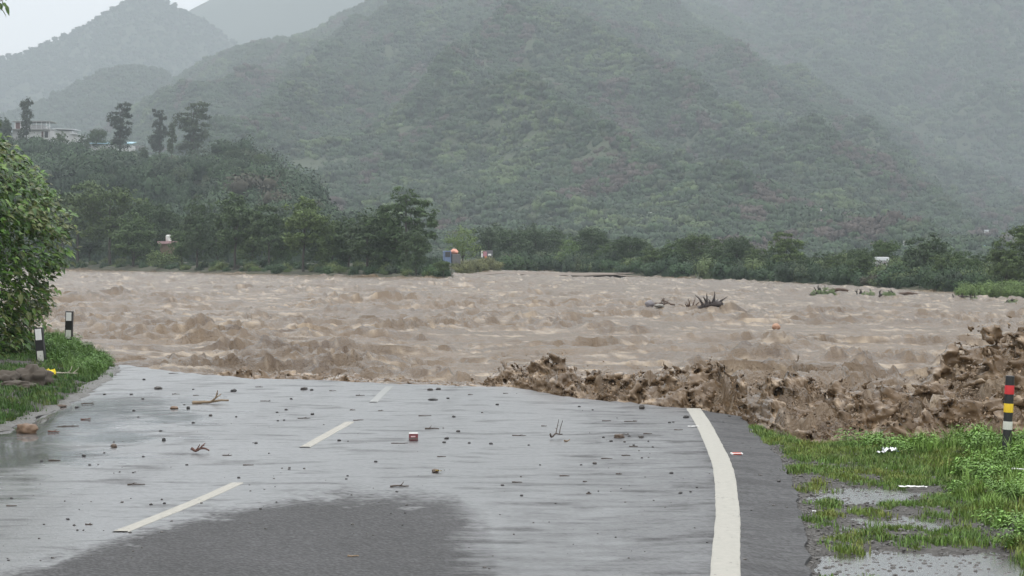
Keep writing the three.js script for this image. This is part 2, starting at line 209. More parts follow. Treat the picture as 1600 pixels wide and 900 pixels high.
function riverY(x, d, bare) {
  const e = seaward(x, d);
  const wx = x + 0.9 * n2(x * 0.22, d * 0.16) + 0.2 * n2b(x * 0.9, d * 0.7), wd = d + 0.9 * n2b(x * 0.14 + 9, d * 0.15) + 0.2 * n2(x * 0.6, d * 0.7 + 30);
  const u = wx * 0.93 + wd * 0.36, v = -wx * 0.36 + wd * 0.93;     // across and along the current, which runs left to right and a little towards us
  const rough = 0.25 + 1.05 * smooth(-0.35, 0.5, fbm(n2, u * 0.05 + 3, v * 0.11, 3));
  const rid = (n, a, b) => 1 - Math.abs(n(a, b));
  let h = 0.16 * n2(u * 0.07, v * 0.24) + 0.17 * (rid(n2b, u * 0.1 + 5, v * 0.45) ** 1.4 - 0.5) + 0.09 * n2(u * 0.33, v * 1.1 + 8) + 0.075 * (rid(n2, u * 0.5, v * 1.7 + 8) ** 1.4 - 0.5) + 0.05 * n2b(u * 1.5, v * 2.7) + 0.028 * n2(u * 3.4, v * 5) + 0.012 * n2b(u * 8, v * 10);
  h *= rough;
  let churn = 0;
  for (const [sx, sd, sw, sh] of stacks) { const ax = Math.abs(x - sx) / sw; if (ax > 3.2) continue; const qx = (x - sx) / (sw * 1.25) + 0.5 * n2(x * 1.3 / sw, d * 0.7 / sw), qd = (d - sd) / (sw * 1.0) + 0.55 * n2b(x * 0.9 / sw + 4, d * 0.8 / sw), q = qx * qx + qd * qd * (qd < 0 ? 2.2 : 0.8); if (q < 6) { const k = Math.exp(-q), tear = clamp(0.65 + 0.5 * fbm(n2, x * 1.4 / sw + 8, d * 1.2 / sw, 2, 0.5), 0, 1.3); h += sh * k * tear; churn += k * clamp(sh * 2.8, 0.3, 1); } }
  { const [H, C] = roll(x, d); h += H; churn = Math.max(churn, C); }
  const wall = crest(x);
  const near = Math.exp(-(((e - 0.45 - wall * 1.9) / (0.28 + wall * 0.72)) ** 2)), wide = smooth(0.0, 0.6, e) * smooth(4.5 + 5 * smooth(2, 4, x), 1.2, e) * smooth(-1.5, 1.5, x);
  const lumps = 0.55 + 0.5 * fbm(n2b, x * 1.1 + 2, d * 0.8, 3) + 0.35 * rid(n2, x * 2.4, d * 1.9);
  if (bare) { // the smooth body of water that the broken surface is laid over
    return riverLevel(x, d) + h * 0.6 + wall * near * (0.75 + 0.45 * fbm(n2b, x * 0.9 + 2, d * 0.6, 2)) + wide * 0.12 * (rid(n2b, x * 0.9, d * 0.7) ** 2) + 0.1 * smooth(6, 0.5, e) * smooth(3, -2, x);
  }
  h += wall * near * lumps * 0.7 + wide * 0.16 * (rid(n2b, x * 0.9, d * 0.7) ** 2);
  churn = Math.max(churn, near * smooth(0.06, 0.3, wall), wide * 0.7);
  const tx = x + 0.12 * n2(x * 2.6, d * 2.2), td = d + 0.14 * n2b(x * 2.4, d * 2.6);
  const fine = smooth(60, 22, d);
  h += churn * (0.08 * n2(tx * 1.1 + 7, td * 1.2) + 0.07 * (rid(n2, tx * 1.5 + 3, td * 1.6) ** 1.3 - 0.5) + fine * (0.055 * n2b(tx * 3.4, td * 2.6) + 0.03 * n2(tx * 7, td * 5) + 0.014 * n2b(tx * 15, td * 11)));
  let y = riverLevel(x, d) + 0.12 * smooth(6, 0.5, e) * smooth(3, -2, x) + h * (0.35 + 0.65 * smooth(0.1, 1.4, e));
  const roadside = smooth(0.15, -0.25, e);
  y = lerp(y, -0.3, roadside);
  return [y, churn];
}
const river = (() => {
  const rip = (() => { const f = tiling(n2, 512, 7, 6, 0.62, 1.6), g = tiling(n2b, 512, 18, 4, 0.6, 1.4); return dataTexture(512, 512, (i, j) => 0.5 + 0.3 * (1 - 2 * Math.abs(f(i, j))) + 0.22 * g(i, j)); })(); rip.repeat.set(1 / 2.2, 1 / 2.2);
  const m = new THREE.MeshPhysicalMaterial({ vertexColors: true, ior: 1.33, roughness: 0.26, bumpMap: rip, bumpScale: 0.075 });
  const S = new Soup(), C = 640; let last = null, rows = 0;
  for (let d = 8; d < 330; d *= d < 30 ? 1.0042 : d < 90 ? 1.0052 : 1.0075) { const row = [], half = 0.36 * d + 4; rows++;
    for (let c = 0; c <= C; c++) { const x = (c / C * 2 - 1) * half, [y, churn] = riverY(x, d);
      const u = x * 0.93 + d * 0.36, v = -x * 0.36 + d * 0.93;
      const silt = 0.5 + 0.5 * fbm(n2b, u * 0.09, v * 0.34, 4, 0.6), froth = smooth(0.12, 0.5, fbm(n2, u * 0.2 + 60, v * 0.95, 5, 0.65) + 0.15 * n2b(u * 3, v * 5)) * (0.75 - 0.4 * churn), waveShade = smooth(0.1, 0.5, fbm(n2b, u * 0.45, v * 1.1, 5, 0.7)) * 0.9, fleck = churn * smooth(0.35, 0.6, fbm(n2, x * 4, d * 3.4, 3, 0.7)) * 0.6;
      let r = lerp(0.09, 0.155, silt), g = lerp(0.06, 0.108, silt), b = lerp(0.034, 0.065, silt);
      r = lerp(r, 0.39, froth); g = lerp(g, 0.315, froth); b = lerp(b, 0.225, froth);
      const dark = clamp(waveShade * (0.5 + 0.5 * churn) + churn * 0.6 * smooth(-0.25, 0.35, fbm(n2, u * 0.8 + 20, v * 1.1, 4, 0.65)), 0, 0.95); r = lerp(r, 0.07, dark); g = lerp(g, 0.044, dark); b = lerp(b, 0.025, dark); r = lerp(r, 0.4, fleck); g = lerp(g, 0.33, fleck); b = lerp(b, 0.25, fleck);  // dark tone painted in for the shade of troughs and steep wave faces
      row.push(S.v(x, y, -d, 0, 1, 0, r, g, b, x, d)); }
    if (last) for (let c = 0; c < C; c++) { if (S.p[last[c] * 3 + 1] < -0.295 && S.p[row[c + 1] * 3 + 1] < -0.295 && d < 30) continue; S.tri(last[c], last[c + 1], row[c]); S.tri(last[c + 1], row[c + 1], row[c]); } last = row; }
  console.log('river rows', rows, 'tris', S.i.length / 3);
  return tag(mesh('river_water', S.geo(false), m), 'brown muddy flood water racing over the road', 'river', null, 'structure');
})();
{ // the broken water along the road: a solid surface with folds, overhangs and torn-off clots
  const shoreSoft = (x) => (shore(x - 0.4) + shore(x - 0.2) + shore(x) + shore(x + 0.2) + shore(x + 0.4)) / 5;
  const X0 = -4.6, NX = 480, SX = 0.0245, NE = 104, SE = 0.037, Y0 = -0.3, NY = 92, SY = 0.02, F = new Float32Array(NX * NE * NY), dOf = (x, e) => Math.max(shoreSoft(x), shore(x) - 0.1) + 0.02 + e / 0.82;
  const wallAt = [], at3 = (i, j, k) => (i * NE + j) * NY + k;
  for (let i = 0; i < NX; i++) { const x = X0 + i * SX, w = crest(x); for (let j = 0; j < NE; j++) { const e = j * SE, d = dOf(x, e), H = riverY(x, d, true), on = smooth(0, 0.25, e) * smooth(NE * SE, NE * SE - 1.1, e) * smooth(X0, X0 + 0.6, x), A = on * (0.05 + 0.175 * w * Math.exp(-(((e - 0.5 - w * 1.8) / (0.6 + w)) ** 2)) + 0.06 * smooth(0.2, 0.5, w)), drop = (1 - on) * 0.25;
      for (let k = 0; k < NY; k++) { const y = Y0 + k * SY, g0 = H - drop - y; let f = g0 < 0 ? g0 * 1.5 : g0; if (Math.abs(g0) < A * 2.2 + 0.05) { const px = x + 0.1 * n3(x * 2.2, y * 2.2, d * 1.7), py = y + 0.08 * n3(x * 2.4 + 9, y * 2.6, d * 1.8), q = 1 - Math.abs(n3(px * 1.7, py * 2.1, d * 1.3)); f += A * (0.6 * (q * q - 0.5) + 1.0 * n3(px * 2.6 + 3, py * 3, d * 2.1) + 0.8 * n3(px * 5.1, py * 5.8, d * 4.2 + 4) + 0.55 * n3(x * 9, y * 11, d * 7) + 0.34 * n3(x * 16, y * 19, d * 13) + 0.16 * n3(x * 30, y * 33, d * 26)); }
        F[at3(i, j, k)] = f; } } }
  const S = new Soup(), id = new Int32Array(NX * NE * NY).fill(-1);
  for (let i = 0; i < NX - 1; i++) for (let j = 0; j < NE - 1; j++) for (let k = 0; k < NY - 1; k++) { // one vertex for each cell the surface passes through
    let n = 0, a = 0, b = 0, c = 0, m = 0; const v = []; for (let q = 0; q < 8; q++) { const f = F[at3(i + (q & 1), j + ((q >> 1) & 1), k + (q >> 2))]; v.push(f); if (f > 0) m |= 1 << q; } if (m === 0 || m === 255) continue;
    for (const [p, q] of [[0, 1], [2, 3], [4, 5], [6, 7], [0, 2], [1, 3], [4, 6], [5, 7], [0, 4], [1, 5], [2, 6], [3, 7]]) if ((v[p] > 0) !== (v[q] > 0)) { const t = v[p] / (v[p] - v[q]); a += lerp(p & 1, q & 1, t); b += lerp((p >> 1) & 1, (q >> 1) & 1, t); c += lerp(p >> 2, q >> 2, t); n++; }
    const x = X0 + (i + a / n) * SX, e = (j + b / n) * SE, y = Y0 + (k + c / n) * SY, d = dOf(x, e);
    const mud = 0.5 + 0.5 * fbm(n2, x * 2.3, d * 1.5 + y * 2, 4, 0.65), pale = Math.max(smooth(0.25, 0.62, n3(x * 2, y * 6, d * 2.4) * 0.6 + n3(x * 6, y * 16, d * 7) * 0.5) * 0.7, smooth(0.9, 0.15, e) * smooth(-0.1, 0.4, n3(x * 1.5, y * 8, d * 4) + 0.4 * n3(x * 6, y * 14, d * 11)) * 0.6), r = lerp(lerp(0.078, 0.165, mud), 0.37, pale), g = lerp(lerp(0.05, 0.111, mud), 0.285, pale), bl = lerp(lerp(0.028, 0.064, mud), 0.2, pale);
    id[at3(i, j, k)] = S.v(x, y, -d, 0, 1, 0, r, g, bl, x, d + y); }
  const quad = (a, b, c, d, flip) => { if (a < 0 || b < 0 || c < 0 || d < 0) return; if (flip) { S.tri(a, c, b); S.tri(b, c, d); } else { S.tri(a, b, c); S.tri(b, d, c); } };
  for (let i = 1; i < NX - 1; i++) for (let j = 1; j < NE - 1; j++) for (let k = 1; k < NY - 1; k++) { const o = F[at3(i, j, k)] > 0;
    if (o !== (F[at3(i + 1, j, k)] > 0)) quad(id[at3(i, j - 1, k - 1)], id[at3(i, j, k - 1)], id[at3(i, j - 1, k)], id[at3(i, j, k)], o);
    if (o !== (F[at3(i, j + 1, k)] > 0)) quad(id[at3(i - 1, j, k - 1)], id[at3(i, j, k - 1)], id[at3(i - 1, j, k)], id[at3(i, j, k)], !o);
    if (o !== (F[at3(i, j, k + 1)] > 0)) quad(id[at3(i - 1, j - 1, k)], id[at3(i, j - 1, k)], id[at3(i - 1, j, k)], id[at3(i, j, k)], o); }
  console.log('breaking wave tris', S.i.length / 3);
  const m = new THREE.MeshPhysicalMaterial({ vertexColors: true, ior: 1.33, roughness: 0.16 });
  const w = mesh('breaking_wave', S.geo(false), m, river); w.userData.label = 'dark churning wave breaking against the road edge';
}
{ // drops of muddy water thrown up where the current breaks
  const r = rngOf(303), g = rockShape(1, 1, 1, 4, 0.3, 2), m = std(1, 1, 1, 0.22), spots = [];
  for (let k = 0; k < 400000 && spots.length < 17000; k++) { const x = -3.4 + r() * 10.5, w = crest(x), e = 0.3 + w * 1.4 + (r() + r() - 1) * (0.5 + w * 1.1), d = shore(x) + e / 0.82; if (r() > w * w * 1.6 + 0.01) continue; if (0.5 + 0.5 * n2b(x * 2.2, d * 1.5) < 0.3 + r() * 0.7) continue;
    const y = riverY(x, d, true); if (y < -0.2) continue; const up = r() < 0.8 ? (r() - 0.35) * 0.13 : 0.05 + r() ** 2.5 * w * 0.4; spots.push([x, y + up, d, 0.0022 + r() ** 3 * 0.006]); }
  const inst = new THREE.InstancedMesh(g, m, spots.length), M = new THREE.Matrix4(), q = new THREE.Quaternion(), col = new THREE.Color();
  spots.forEach(([x, y, d, s], i) => { q.setFromEuler(new THREE.Euler(r() * 6, r() * 6, r() * 6)); M.compose(new THREE.Vector3(x, y, -d), q, new THREE.Vector3(s * (0.6 + r()), s * (0.6 + r() * 1.6), s * (0.6 + r()))); inst.setMatrixAt(i, M); const k = r() < 0.25 ? 1.6 + r() : 0.6 + r() * 0.7; inst.setColorAt(i, col.setRGB(0.14 * k, 0.098 * k, 0.062 * k)); });
  inst.name = 'water_spray'; inst.castShadow = inst.receiveShadow = true; scene.add(inst);
  tag(inst, 'brown drops of water flying off the breaking waves', 'spray', null, 'stuff');
}

// ---------------------------------------------------------------- leaves, trees, clumps of forest
const V3 = (x, y, z) => new THREE.Vector3(x, y, z);
function leafQuad(S, c, out, size, r, tone, droop = 0.5) { // one bent leaf spray of two triangles at c, facing roughly outwards
  const n = V3(out.x + (r() - 0.5) * 1.5, out.y + 0.35 + (r() - 0.5) * 1.5, out.z + (r() - 0.5) * 1.5).normalize();
  let a = V3(r() - 0.5, r() - 0.5 - droop * 0.4, r() - 0.5); a.addScaledVector(n, -a.dot(n)).normalize();
  const b = V3().crossVectors(n, a), L = size * (0.7 + r() * 0.7), W = L * (0.36 + r() * 0.2);
  const nn = V3().copy(n).lerp(out, 0.45).normalize(), put = (u, w, k) => S.v(c.x + a.x * u * L + b.x * w * W - n.x * k * L, c.y + a.y * u * L + b.y * w * W - n.y * k * L, c.z + a.z * u * L + b.z * w * W - n.z * k * L, nn.x, nn.y, nn.z, tone[0], tone[1], tone[2]);
  const p0 = put(-0.5, 0, 0.1), p1 = put(0.02, 0.5, 0), p2 = put(0.02, -0.5, 0), p3 = put(0.5, 0, 0.16);
  S.tri(p0, p2, p1); S.tri(p1, p2, p3);
}
function clumpShape(seed, leaves, size, flat = 0.85, core = 0.72) { // a lumpy leafy dome of radius 1, foot at 0
  const r = rngOf(seed), S = new Soup(), lobes = [];
  for (let k = 0; k < 7; k++) { const a = k / 7 * 6.28 + r(), q = k ? 0.45 + r() * 0.25 : 0; lobes.push([Math.cos(a) * q, (k ? 0.55 + r() * 0.45 : 0.95) * flat, Math.sin(a) * q, 0.36 + r() * 0.2]); }
  for (let k = 0; k < leaves; k++) { const [x, y, z, R] = lobes[Math.floor(r() * lobes.length)]; const o = V3(r() * 2 - 1, r() * 1.7 - 0.7, r() * 2 - 1).normalize(), q = R * (0.65 + r() * 0.6), t = 0.75 + r() * 0.5; leafQuad(S, V3(x + o.x * q, y + o.y * q, z + o.z * q), o, size, r, [t, t, t * (0.85 + r() * 0.3)]); }
  if (core) for (const [x, y, z, R] of lobes) { const g = new THREE.IcosahedronGeometry(R * core, 1), p = g.attributes.position; for (let i = 0; i < p.count; i += 3) { const id = [0, 1, 2].map((k) => { const X = p.getX(i + k), Y = p.getY(i + k), Z = p.getZ(i + k), w = 1 + 0.3 * n3(X * 4 + seed + x * 9, Y * 4, Z * 4 + z * 9), l = Math.hypot(X, Y, Z); return S.v(x + X * w, y + Y * w, z + Z * w, X / l, Y / l, Z / l, 0.8, 0.8, 0.75); }); S.tri(...id); } }
  { const a = []; for (let k = 0; k < 8; k++) { const q = k / 8 * 6.28; a.push(S.v(Math.cos(q) * 0.5, -0.4, Math.sin(q) * 0.5, Math.cos(q), 0, Math.sin(q), 0.7, 0.7, 0.7), S.v(Math.cos(q) * 0.55, 0.5 * flat, Math.sin(q) * 0.55, Math.cos(q), 0, Math.sin(q), 0.7, 0.7, 0.7)); } for (let k = 0; k < 8; k++) { const i = k * 2, j = (k * 2 + 2) % 16; S.tri(a[i], a[i + 1], a[j]); S.tri(a[j], a[i + 1], a[j + 1]); } }
  return S.geo();
}
const leafMat = new THREE.MeshStandardMaterial({ color: lin(1, 1, 1), vertexColors: true, roughness: 0.8 });
const farClumps = [1, 2, 3].map((k) => clumpShape(k * 31, 80, 0.36)), nearClumps = [4, 5, 6].map((k) => clumpShape(k * 31, 850, 0.15, 0.95, 0.5));
const GREENS = [[0.03, 0.064, 0.024], [0.024, 0.052, 0.022], [0.038, 0.076, 0.025], [0.03, 0.054, 0.027], [0.046, 0.068, 0.028], [0.06, 0.056, 0.036]];
function forest(name, label, shapes, spots, seed) { // spots: [x, y, z, radius, tone]
  const r = rngOf(seed), group = new THREE.Group(); group.name = name; scene.add(group); tag(group, label, 'forest', null, 'stuff');
  shapes.forEach((g, k) => { const mine = spots.filter((_, i) => i % shapes.length === k), inst = new THREE.InstancedMesh(g, leafMat, mine.length), M = new THREE.Matrix4(), q = new THREE.Quaternion(), col = new THREE.Color();
    mine.forEach(([x, y, z, s, tone], i) => { q.setFromEuler(new THREE.Euler((r() - 0.5) * 0.3, r() * 6.28, (r() - 0.5) * 0.3)); M.compose(V3(x, y, z), q, V3(s * (0.85 + r() * 0.3), s * (0.8 + r() * 0.6), s * (0.85 + r() * 0.3))); inst.setMatrixAt(i, M); const c = tone ?? GREENS[Math.floor(r() * r() * 6)], w = 0.75 + r() * 0.5; inst.setColorAt(i, col.setRGB(c[0] * w, c[1] * w, c[2] * w)); });
    inst.name = 'canopy'; inst.castShadow = inst.receiveShadow = true; inst.userData.kind = 'stuff'; group.add(inst); });
  return group;
}
const hillMat = new THREE.MeshStandardMaterial({ color: lin(0.045, 0.06, 0.03), roughness: 0.95, bumpMap: soilTex.clone(), bumpScale: 0.6 }); hillMat.bumpMap.repeat.set(0.05, 0.05); hillMat.bumpMap.needsUpdate = true;
/* A hill between a ridge and a foot. ridge: measured bearings [column, row] of the skyline; far: depth of the ridge; foot: depth of the foot. */
function hill(name, label, { ridge, far, foot, footY = -2.5, relief = 10, power = 1.1, back = 0.5, seed = 0, cols = 150, rows = 46 }) {
  const sky = smoothTable(ridge), c0 = ridge[0][0], c1 = ridge[ridge.length - 1][0], farOf = typeof far === 'function' ? far : () => far, footOf = typeof foot === 'function' ? foot : () => foot;
  const point = (u, v) => { const px = lerp(c0, c1, u), R = at(px, sky(px), farOf(px)), fd = footOf(px), d = lerp(fd, farOf(px), v), x = (px - 800) / FOCAL * d;
    const rise = v <= 1 ? Math.pow(v, power) : 1 - 0.9 * ((v - 1) / back) ** 1.3; const bend = v <= 1 ? Math.sin(Math.PI * Math.min(1, v)) ** 0.7 : 0;
    const K = farOf(px) / 1250, g1 = 1 - Math.abs(n2(x / 170 / K + seed, d / 420 / K)), g2 = 1 - Math.abs(n2b(x / 70 / K + seed, d / 170 / K)), g3 = n2(x / 30 + seed, d / 45);
    const y = lerp(footY, R.y, rise) + relief * bend * (1.1 * (g1 * g1 - 0.45) + 0.5 * (g2 * g2 - 0.45) + 0.12 * g3) + relief * 0.05 * n2b(x / 22, seed) * smooth(0.6, 1, v);
    return V3(x, y, -d); };
  const S = new Soup(); let last = null;
  for (let r = 0; r <= rows; r++) { const v = r / rows * (1 + back), row = []; for (let c = 0; c <= cols; c++) { const p = point(c / cols, v); row.push(S.v(p.x, p.y, p.z, 0, 1, 0, 1, 1, 1, p.x, -p.z)); } if (last) for (let c = 0; c < cols; c++) { S.tri(last[c], last[c + 1], row[c]); S.tri(last[c + 1], row[c + 1], row[c]); } last = row; }
  tag(mesh(name, S.geo(false), hillMat), label, 'hill', null, 'structure');
  return { point, c0, c1, sky, footOf, farOf };
}
function cover(h, count, size, seed, vMax = 1.06, toneOf) { // clumps spread evenly over the ground of the hill, as far as the ridge
  const r = rngOf(seed), out = []; let guard = 0;
  while (out.length < count && guard++ < count * 6) { const u = r(), v = r() * vMax, px = lerp(h.c0, h.c1, u), d = lerp(h.footOf(px), h.farOf(px), v); if (r() > d / h.farOf(px)) continue; const p = h.point(u, v), s = size * (0.5 + r() * 0.6 + 0.5 * r() ** 4) * lerp(0.7, 1.12, clamp((d / h.farOf(px) - 0.25) / 0.75, 0, 1)); out.push([p.x, p.y - s * 0.15, p.z, s, toneOf ? toneOf(p, r) : undefined]); }
  return out;
}

// ---------------------------------------------------------------- hills
const patchTone = (p, r) => { const n = fbm(n2, p.x / 85, p.z / 200 + 3, 4, 0.6), k = r(); if (n > 0.28 && k < 0.6) return [0.082, 0.125, 0.045]; if (n < -0.26 && k < 0.65) return [0.072, 0.055, 0.045]; return GREENS[Math.floor(k * k * 5)]; };
const mainHill = hill('hill_main', 'broad forested mountain behind the river', { ridge: [[-60, 330], [60, 270], [170, 203], [250, 150], [300, 112], [360, 84], [450, 66], [510, 42], [560, 14], [640, -34], [740, -90], [840, -118], [940, -95], [1010, -45], [1070, -2], [1150, 34], [1200, 72], [1260, 96], [1300, 118], [1400, 198], [1500, 272], [1570, 318], [1700, 380], [1800, 398]], far: (px) => 2100 - 0.17 * Math.abs(px - 850), foot: (px) => 520 - 0.05 * (px - 800), footY: -1.5, relief: 31, power: 1.16, seed: 2.2, cols: 190, rows: 60 });
forest('forest_main_hill', 'dense forest covering the broad middle mountain', farClumps, cover(mainHill, 170000, 3.3, 71, 1.03, patchTone), 72);
const rightHill = hill('hill_right_back', 'hazy forested mountain filling the upper right', { ridge: [[820, 60], [960, -10], [1080, -70], [1250, -150], [1450, -210], [1700, -230], [2000, -190], [2300, -100]], far: 2500, foot: (px) => 1450 - 0.15 * (px - 1400), footY: -2, back: 0.3, relief: 64, power: 1.05, seed: 7.7, cols: 130, rows: 60 });
forest('forest_right_hill', 'hazy forest on the mountain at upper right', farClumps, cover(rightHill, 46000, 4.6, 81, 1.03, patchTone), 82);
const midHill = hill('hill_left_middle', 'grey hazy ridge rising behind the white house', { ridge: [[-300, 250], [-100, 215], [20, 178], [70, 160], [120, 134], [160, 116], [205, 106], [235, 108], [270, 128], [330, 190], [420, 260], [500, 330]], far: 2150, foot: 1500, relief: 22, seed: 4.1, cols: 90, rows: 34 });
forest('forest_left_ridge', 'hazy trees on the grey ridge behind the white house', farClumps, cover(midHill, 15000, 3.6, 91), 92);
const farHill = hill('hill_left_far', 'pale peak in the mist at upper left', { ridge: [[-500, 240], [-250, 170], [-80, 118], [0, 94], [60, 75], [130, 44], [190, 6], [235, -2], [270, 6], [330, 42], [400, 92], [500, 170], [600, 250]], far: 3150, foot: 2400, back: 0.3, relief: 36, seed: 9.3, cols: 160, rows: 34 });
forest('forest_left_peak', 'mist-veiled trees on the pale peak', farClumps, cover(farHill, 20000, 3.8, 95), 96);
hill('hill_far_back', 'faint slope fading into cloud behind the peak', { ridge: [[100, 120], [200, 60], [290, 20], [380, -30], [480, -90], [640, -160], [900, -200], [1100, -150], [1300, -100]], far: 3900, foot: 3200, back: 0.2, relief: 30, seed: 13.1, cols: 70, rows: 24 });
const knoll = hill('hill_knoll', 'wooded knoll carrying the white houses', { ridge: [[-420, 190], [-150, 206], [0, 216], [80, 222], [150, 240], [230, 250], [300, 254], [350, 256], [390, 264], [420, 280], [445, 302], [475, 332], [510, 362], [560, 388], [620, 402]], far: (px) => 540 - 0.08 * Math.max(0, px), foot: (px) => 370 - 0.14 * Math.max(0, px), footY: 0, relief: 8, power: 0.85, seed: 3.3, cols: 110, rows: 40, back: 0.6 });

// ---------------------------------------------------------------- far banks
const bankEdge = [[-500, 412], [-120, 415], [60, 419], [100, 420.5], [300, 426], [500, 430.5], [640, 434], [705, 435.5]].map(([px, py]) => waterPoint(px, py));
const bankEdgeRight = [[700, 431], [730, 427], [780, 424], [850, 423.5], [950, 430], [1100, 436.5], [1200, 441], [1300, 446.5], [1400, 452], [1500, 457.5], [1600, 462], [1750, 468], [2200, 480]].map(([px, py]) => waterPoint(px, py));
function waterPoint(px, py) { let d = 100; for (let k = 0; k < 60; k++) { const x = (px - 800) / FOCAL * d; d = lerp(d, clamp(-onLevel(px, py, riverLevel(x, d)).z, 30, 320), 0.5); } return V3((px - 800) / FOCAL * d, riverLevel((px - 800) / FOCAL * d, d), -d); }
const bankMat = new THREE.MeshStandardMaterial({ color: lin(0.05, 0.052, 0.03), roughness: 0.95, bumpMap: soilTex.clone(), bumpScale: 0.3 }); bankMat.bumpMap.repeat.set(0.2, 0.2); bankMat.bumpMap.needsUpdate = true;
function bank(name, label, edge, depth, rise) { // a shelf of land: a short earth slope up from the water and then level ground
  const S = new Soup(), curve = new THREE.CatmullRomCurve3(edge), n = 120, prof = [[-3, -1.4], [-0.4, -0.35], [0.2, 0.05], [1.2, 0.15], [5, 0.25 + rise * 0.5], [14, 0.35 + rise], [depth * 0.5, 0.4 + rise * 1.2], [depth, 0.4 + rise]]; let last = null;
  for (let k = 0; k <= n; k++) { const p = curve.getPoint(k / n), s = 1 / Math.hypot(p.x, p.z), row = prof.map(([o, h], i) => { const q = o + 0.5 * n2(k * 0.4, i) * (i < 4 ? 1 : 0); const x = p.x - (-p.x) * s * q, z = p.z + p.z * s * q; return S.v(x, p.y + h + 0.12 * n2b(k * 0.7, i * 2), z, 0, 1, 0, 1, 1, 1, x, -z); }); if (last) for (let i = 0; i < prof.length - 1; i++) { S.tri(last[i], row[i], last[i + 1]); S.tri(row[i], row[i + 1], last[i + 1]); } last = row; }
  tag(mesh(name, S.geo(false), bankMat), label, 'riverbank', null, 'structure'); return curve;
}
const leftBank = bank('ground_bank_left', 'low grassy bank under the dark trees at left', bankEdge, 190, 0.3);
bank('ground_bank_right', 'low grassy bank under the long hazy row of trees', bankEdgeRight, 420, 0.5);
const bankSpot = (edge, px, behind) => { let best = null; for (let k = 0; k + 1 < edge.length; k++) { const a = edge[k], b = edge[k + 1], pa = 800 + FOCAL * a.x / -a.z, pb = 800 + FOCAL * b.x / -b.z; if (px >= pa && px <= pb) { const t = (px - pa) / (pb - pa); const d = lerp(-a.z, -b.z, t), y = lerp(a.y, b.y, t); best = [d, y]; } } const [d, y] = best, D = d + behind; return V3((px - 800) / FOCAL * D, y + 0.12 + 0.4 * smooth(1, 14, behind), -D); };

// ---------------------------------------------------------------- trees (each a thing with trunk and crown)
const bark = std(0.055, 0.048, 0.04, 0.95), barkPale = std(0.12, 0.11, 0.09, 0.95);
function treeShape({ seed, h = 8, lobes, leaves, leaf = 0.3, trunkR = 0.16, fork = 0.35, tone = [1, 1, 1], bend = 0.3 }) { // lobes: [x, y, z, rx, ry] as shares of h
  const r = rngOf(seed), S = new Soup(), limbs = [], vol = lobes.map(([, , , rx, ry]) => rx * rx * ry), tot = vol.reduce((a, b) => a + b);
  const topY = Math.max(...lobes.map((l) => l[1])) * h, mid = V3((r() - 0.5) * bend, fork * h, (r() - 0.5) * bend);
  limbs.push(limb([V3(0, -0.5, 0), V3((r() - 0.5) * bend * 0.5, fork * h * 0.5, 0), mid, V3(mid.x * 1.3, topY * 0.92, mid.z * 1.2)], trunkR, trunkR * 0.25, 7, 0.08, seed));
  for (const [x, y, z] of lobes) limbs.push(limb([V3(mid.x * 0.8, fork * h * (0.75 + r() * 0.3), mid.z * 0.8), V3(x * h * 0.45, lerp(fork * h, y * h, 0.55), z * h * 0.45), V3(x * h, y * h, z * h)], trunkR * 0.45, trunkR * 0.12, 5, 0.05, seed + 3));
  lobes.forEach(([x, y, z, rx, ry], li) => {
    const n = Math.round(leaves * vol[li] / tot), sub = []; const m = Math.max(7, Math.round(20 * rx / 0.2));
    for (let k = 0; k < m; k++) { const o = V3(r() * 2 - 1, r() * 2 - 1, r() * 2 - 1).normalize(), q = 0.5 + 0.45 * r(); sub.push([x * h + o.x * rx * h * q, y * h + o.y * ry * h * q, z * h + o.z * rx * h * q, rx * h * (0.24 + r() * 0.22), 0.8 + r() * 0.4]); }
    for (let k = 0; k < n; k++) { const [a, b, c, R, t0] = sub[Math.floor(r() * sub.length)], o = V3(r() * 2 - 1, r() * 1.8 - 0.8, r() * 2 - 1).normalize(), q = R * (0.45 + 0.6 * r()), t = t0 * (0.8 + r() * 0.4); leafQuad(S, V3(a + o.x * q, b + o.y * q * 0.7, c + o.z * q), o, leaf, r, [tone[0] * t, tone[1] * t, tone[2] * t * (0.85 + 0.3 * r())]); }
  });
  return { trunk: join(limbs), crown: S.geo(), h };
}
const dark = [0.046, 0.078, 0.026], mid = [0.058, 0.095, 0.03], lightG = [0.095, 0.14, 0.045];
const crownMats = [[1, 1, 1], [1.3, 1.22, 1], [0.78, 0.82, 0.85], [1.1, 1.15, 0.9], [0.9, 0.9, 1.05]].map((c) => { const m = leafMat.clone(); m.color.setRGB(...c); return m; });   // leaf greens vary per tree, with haze and lighting differences put into the tint
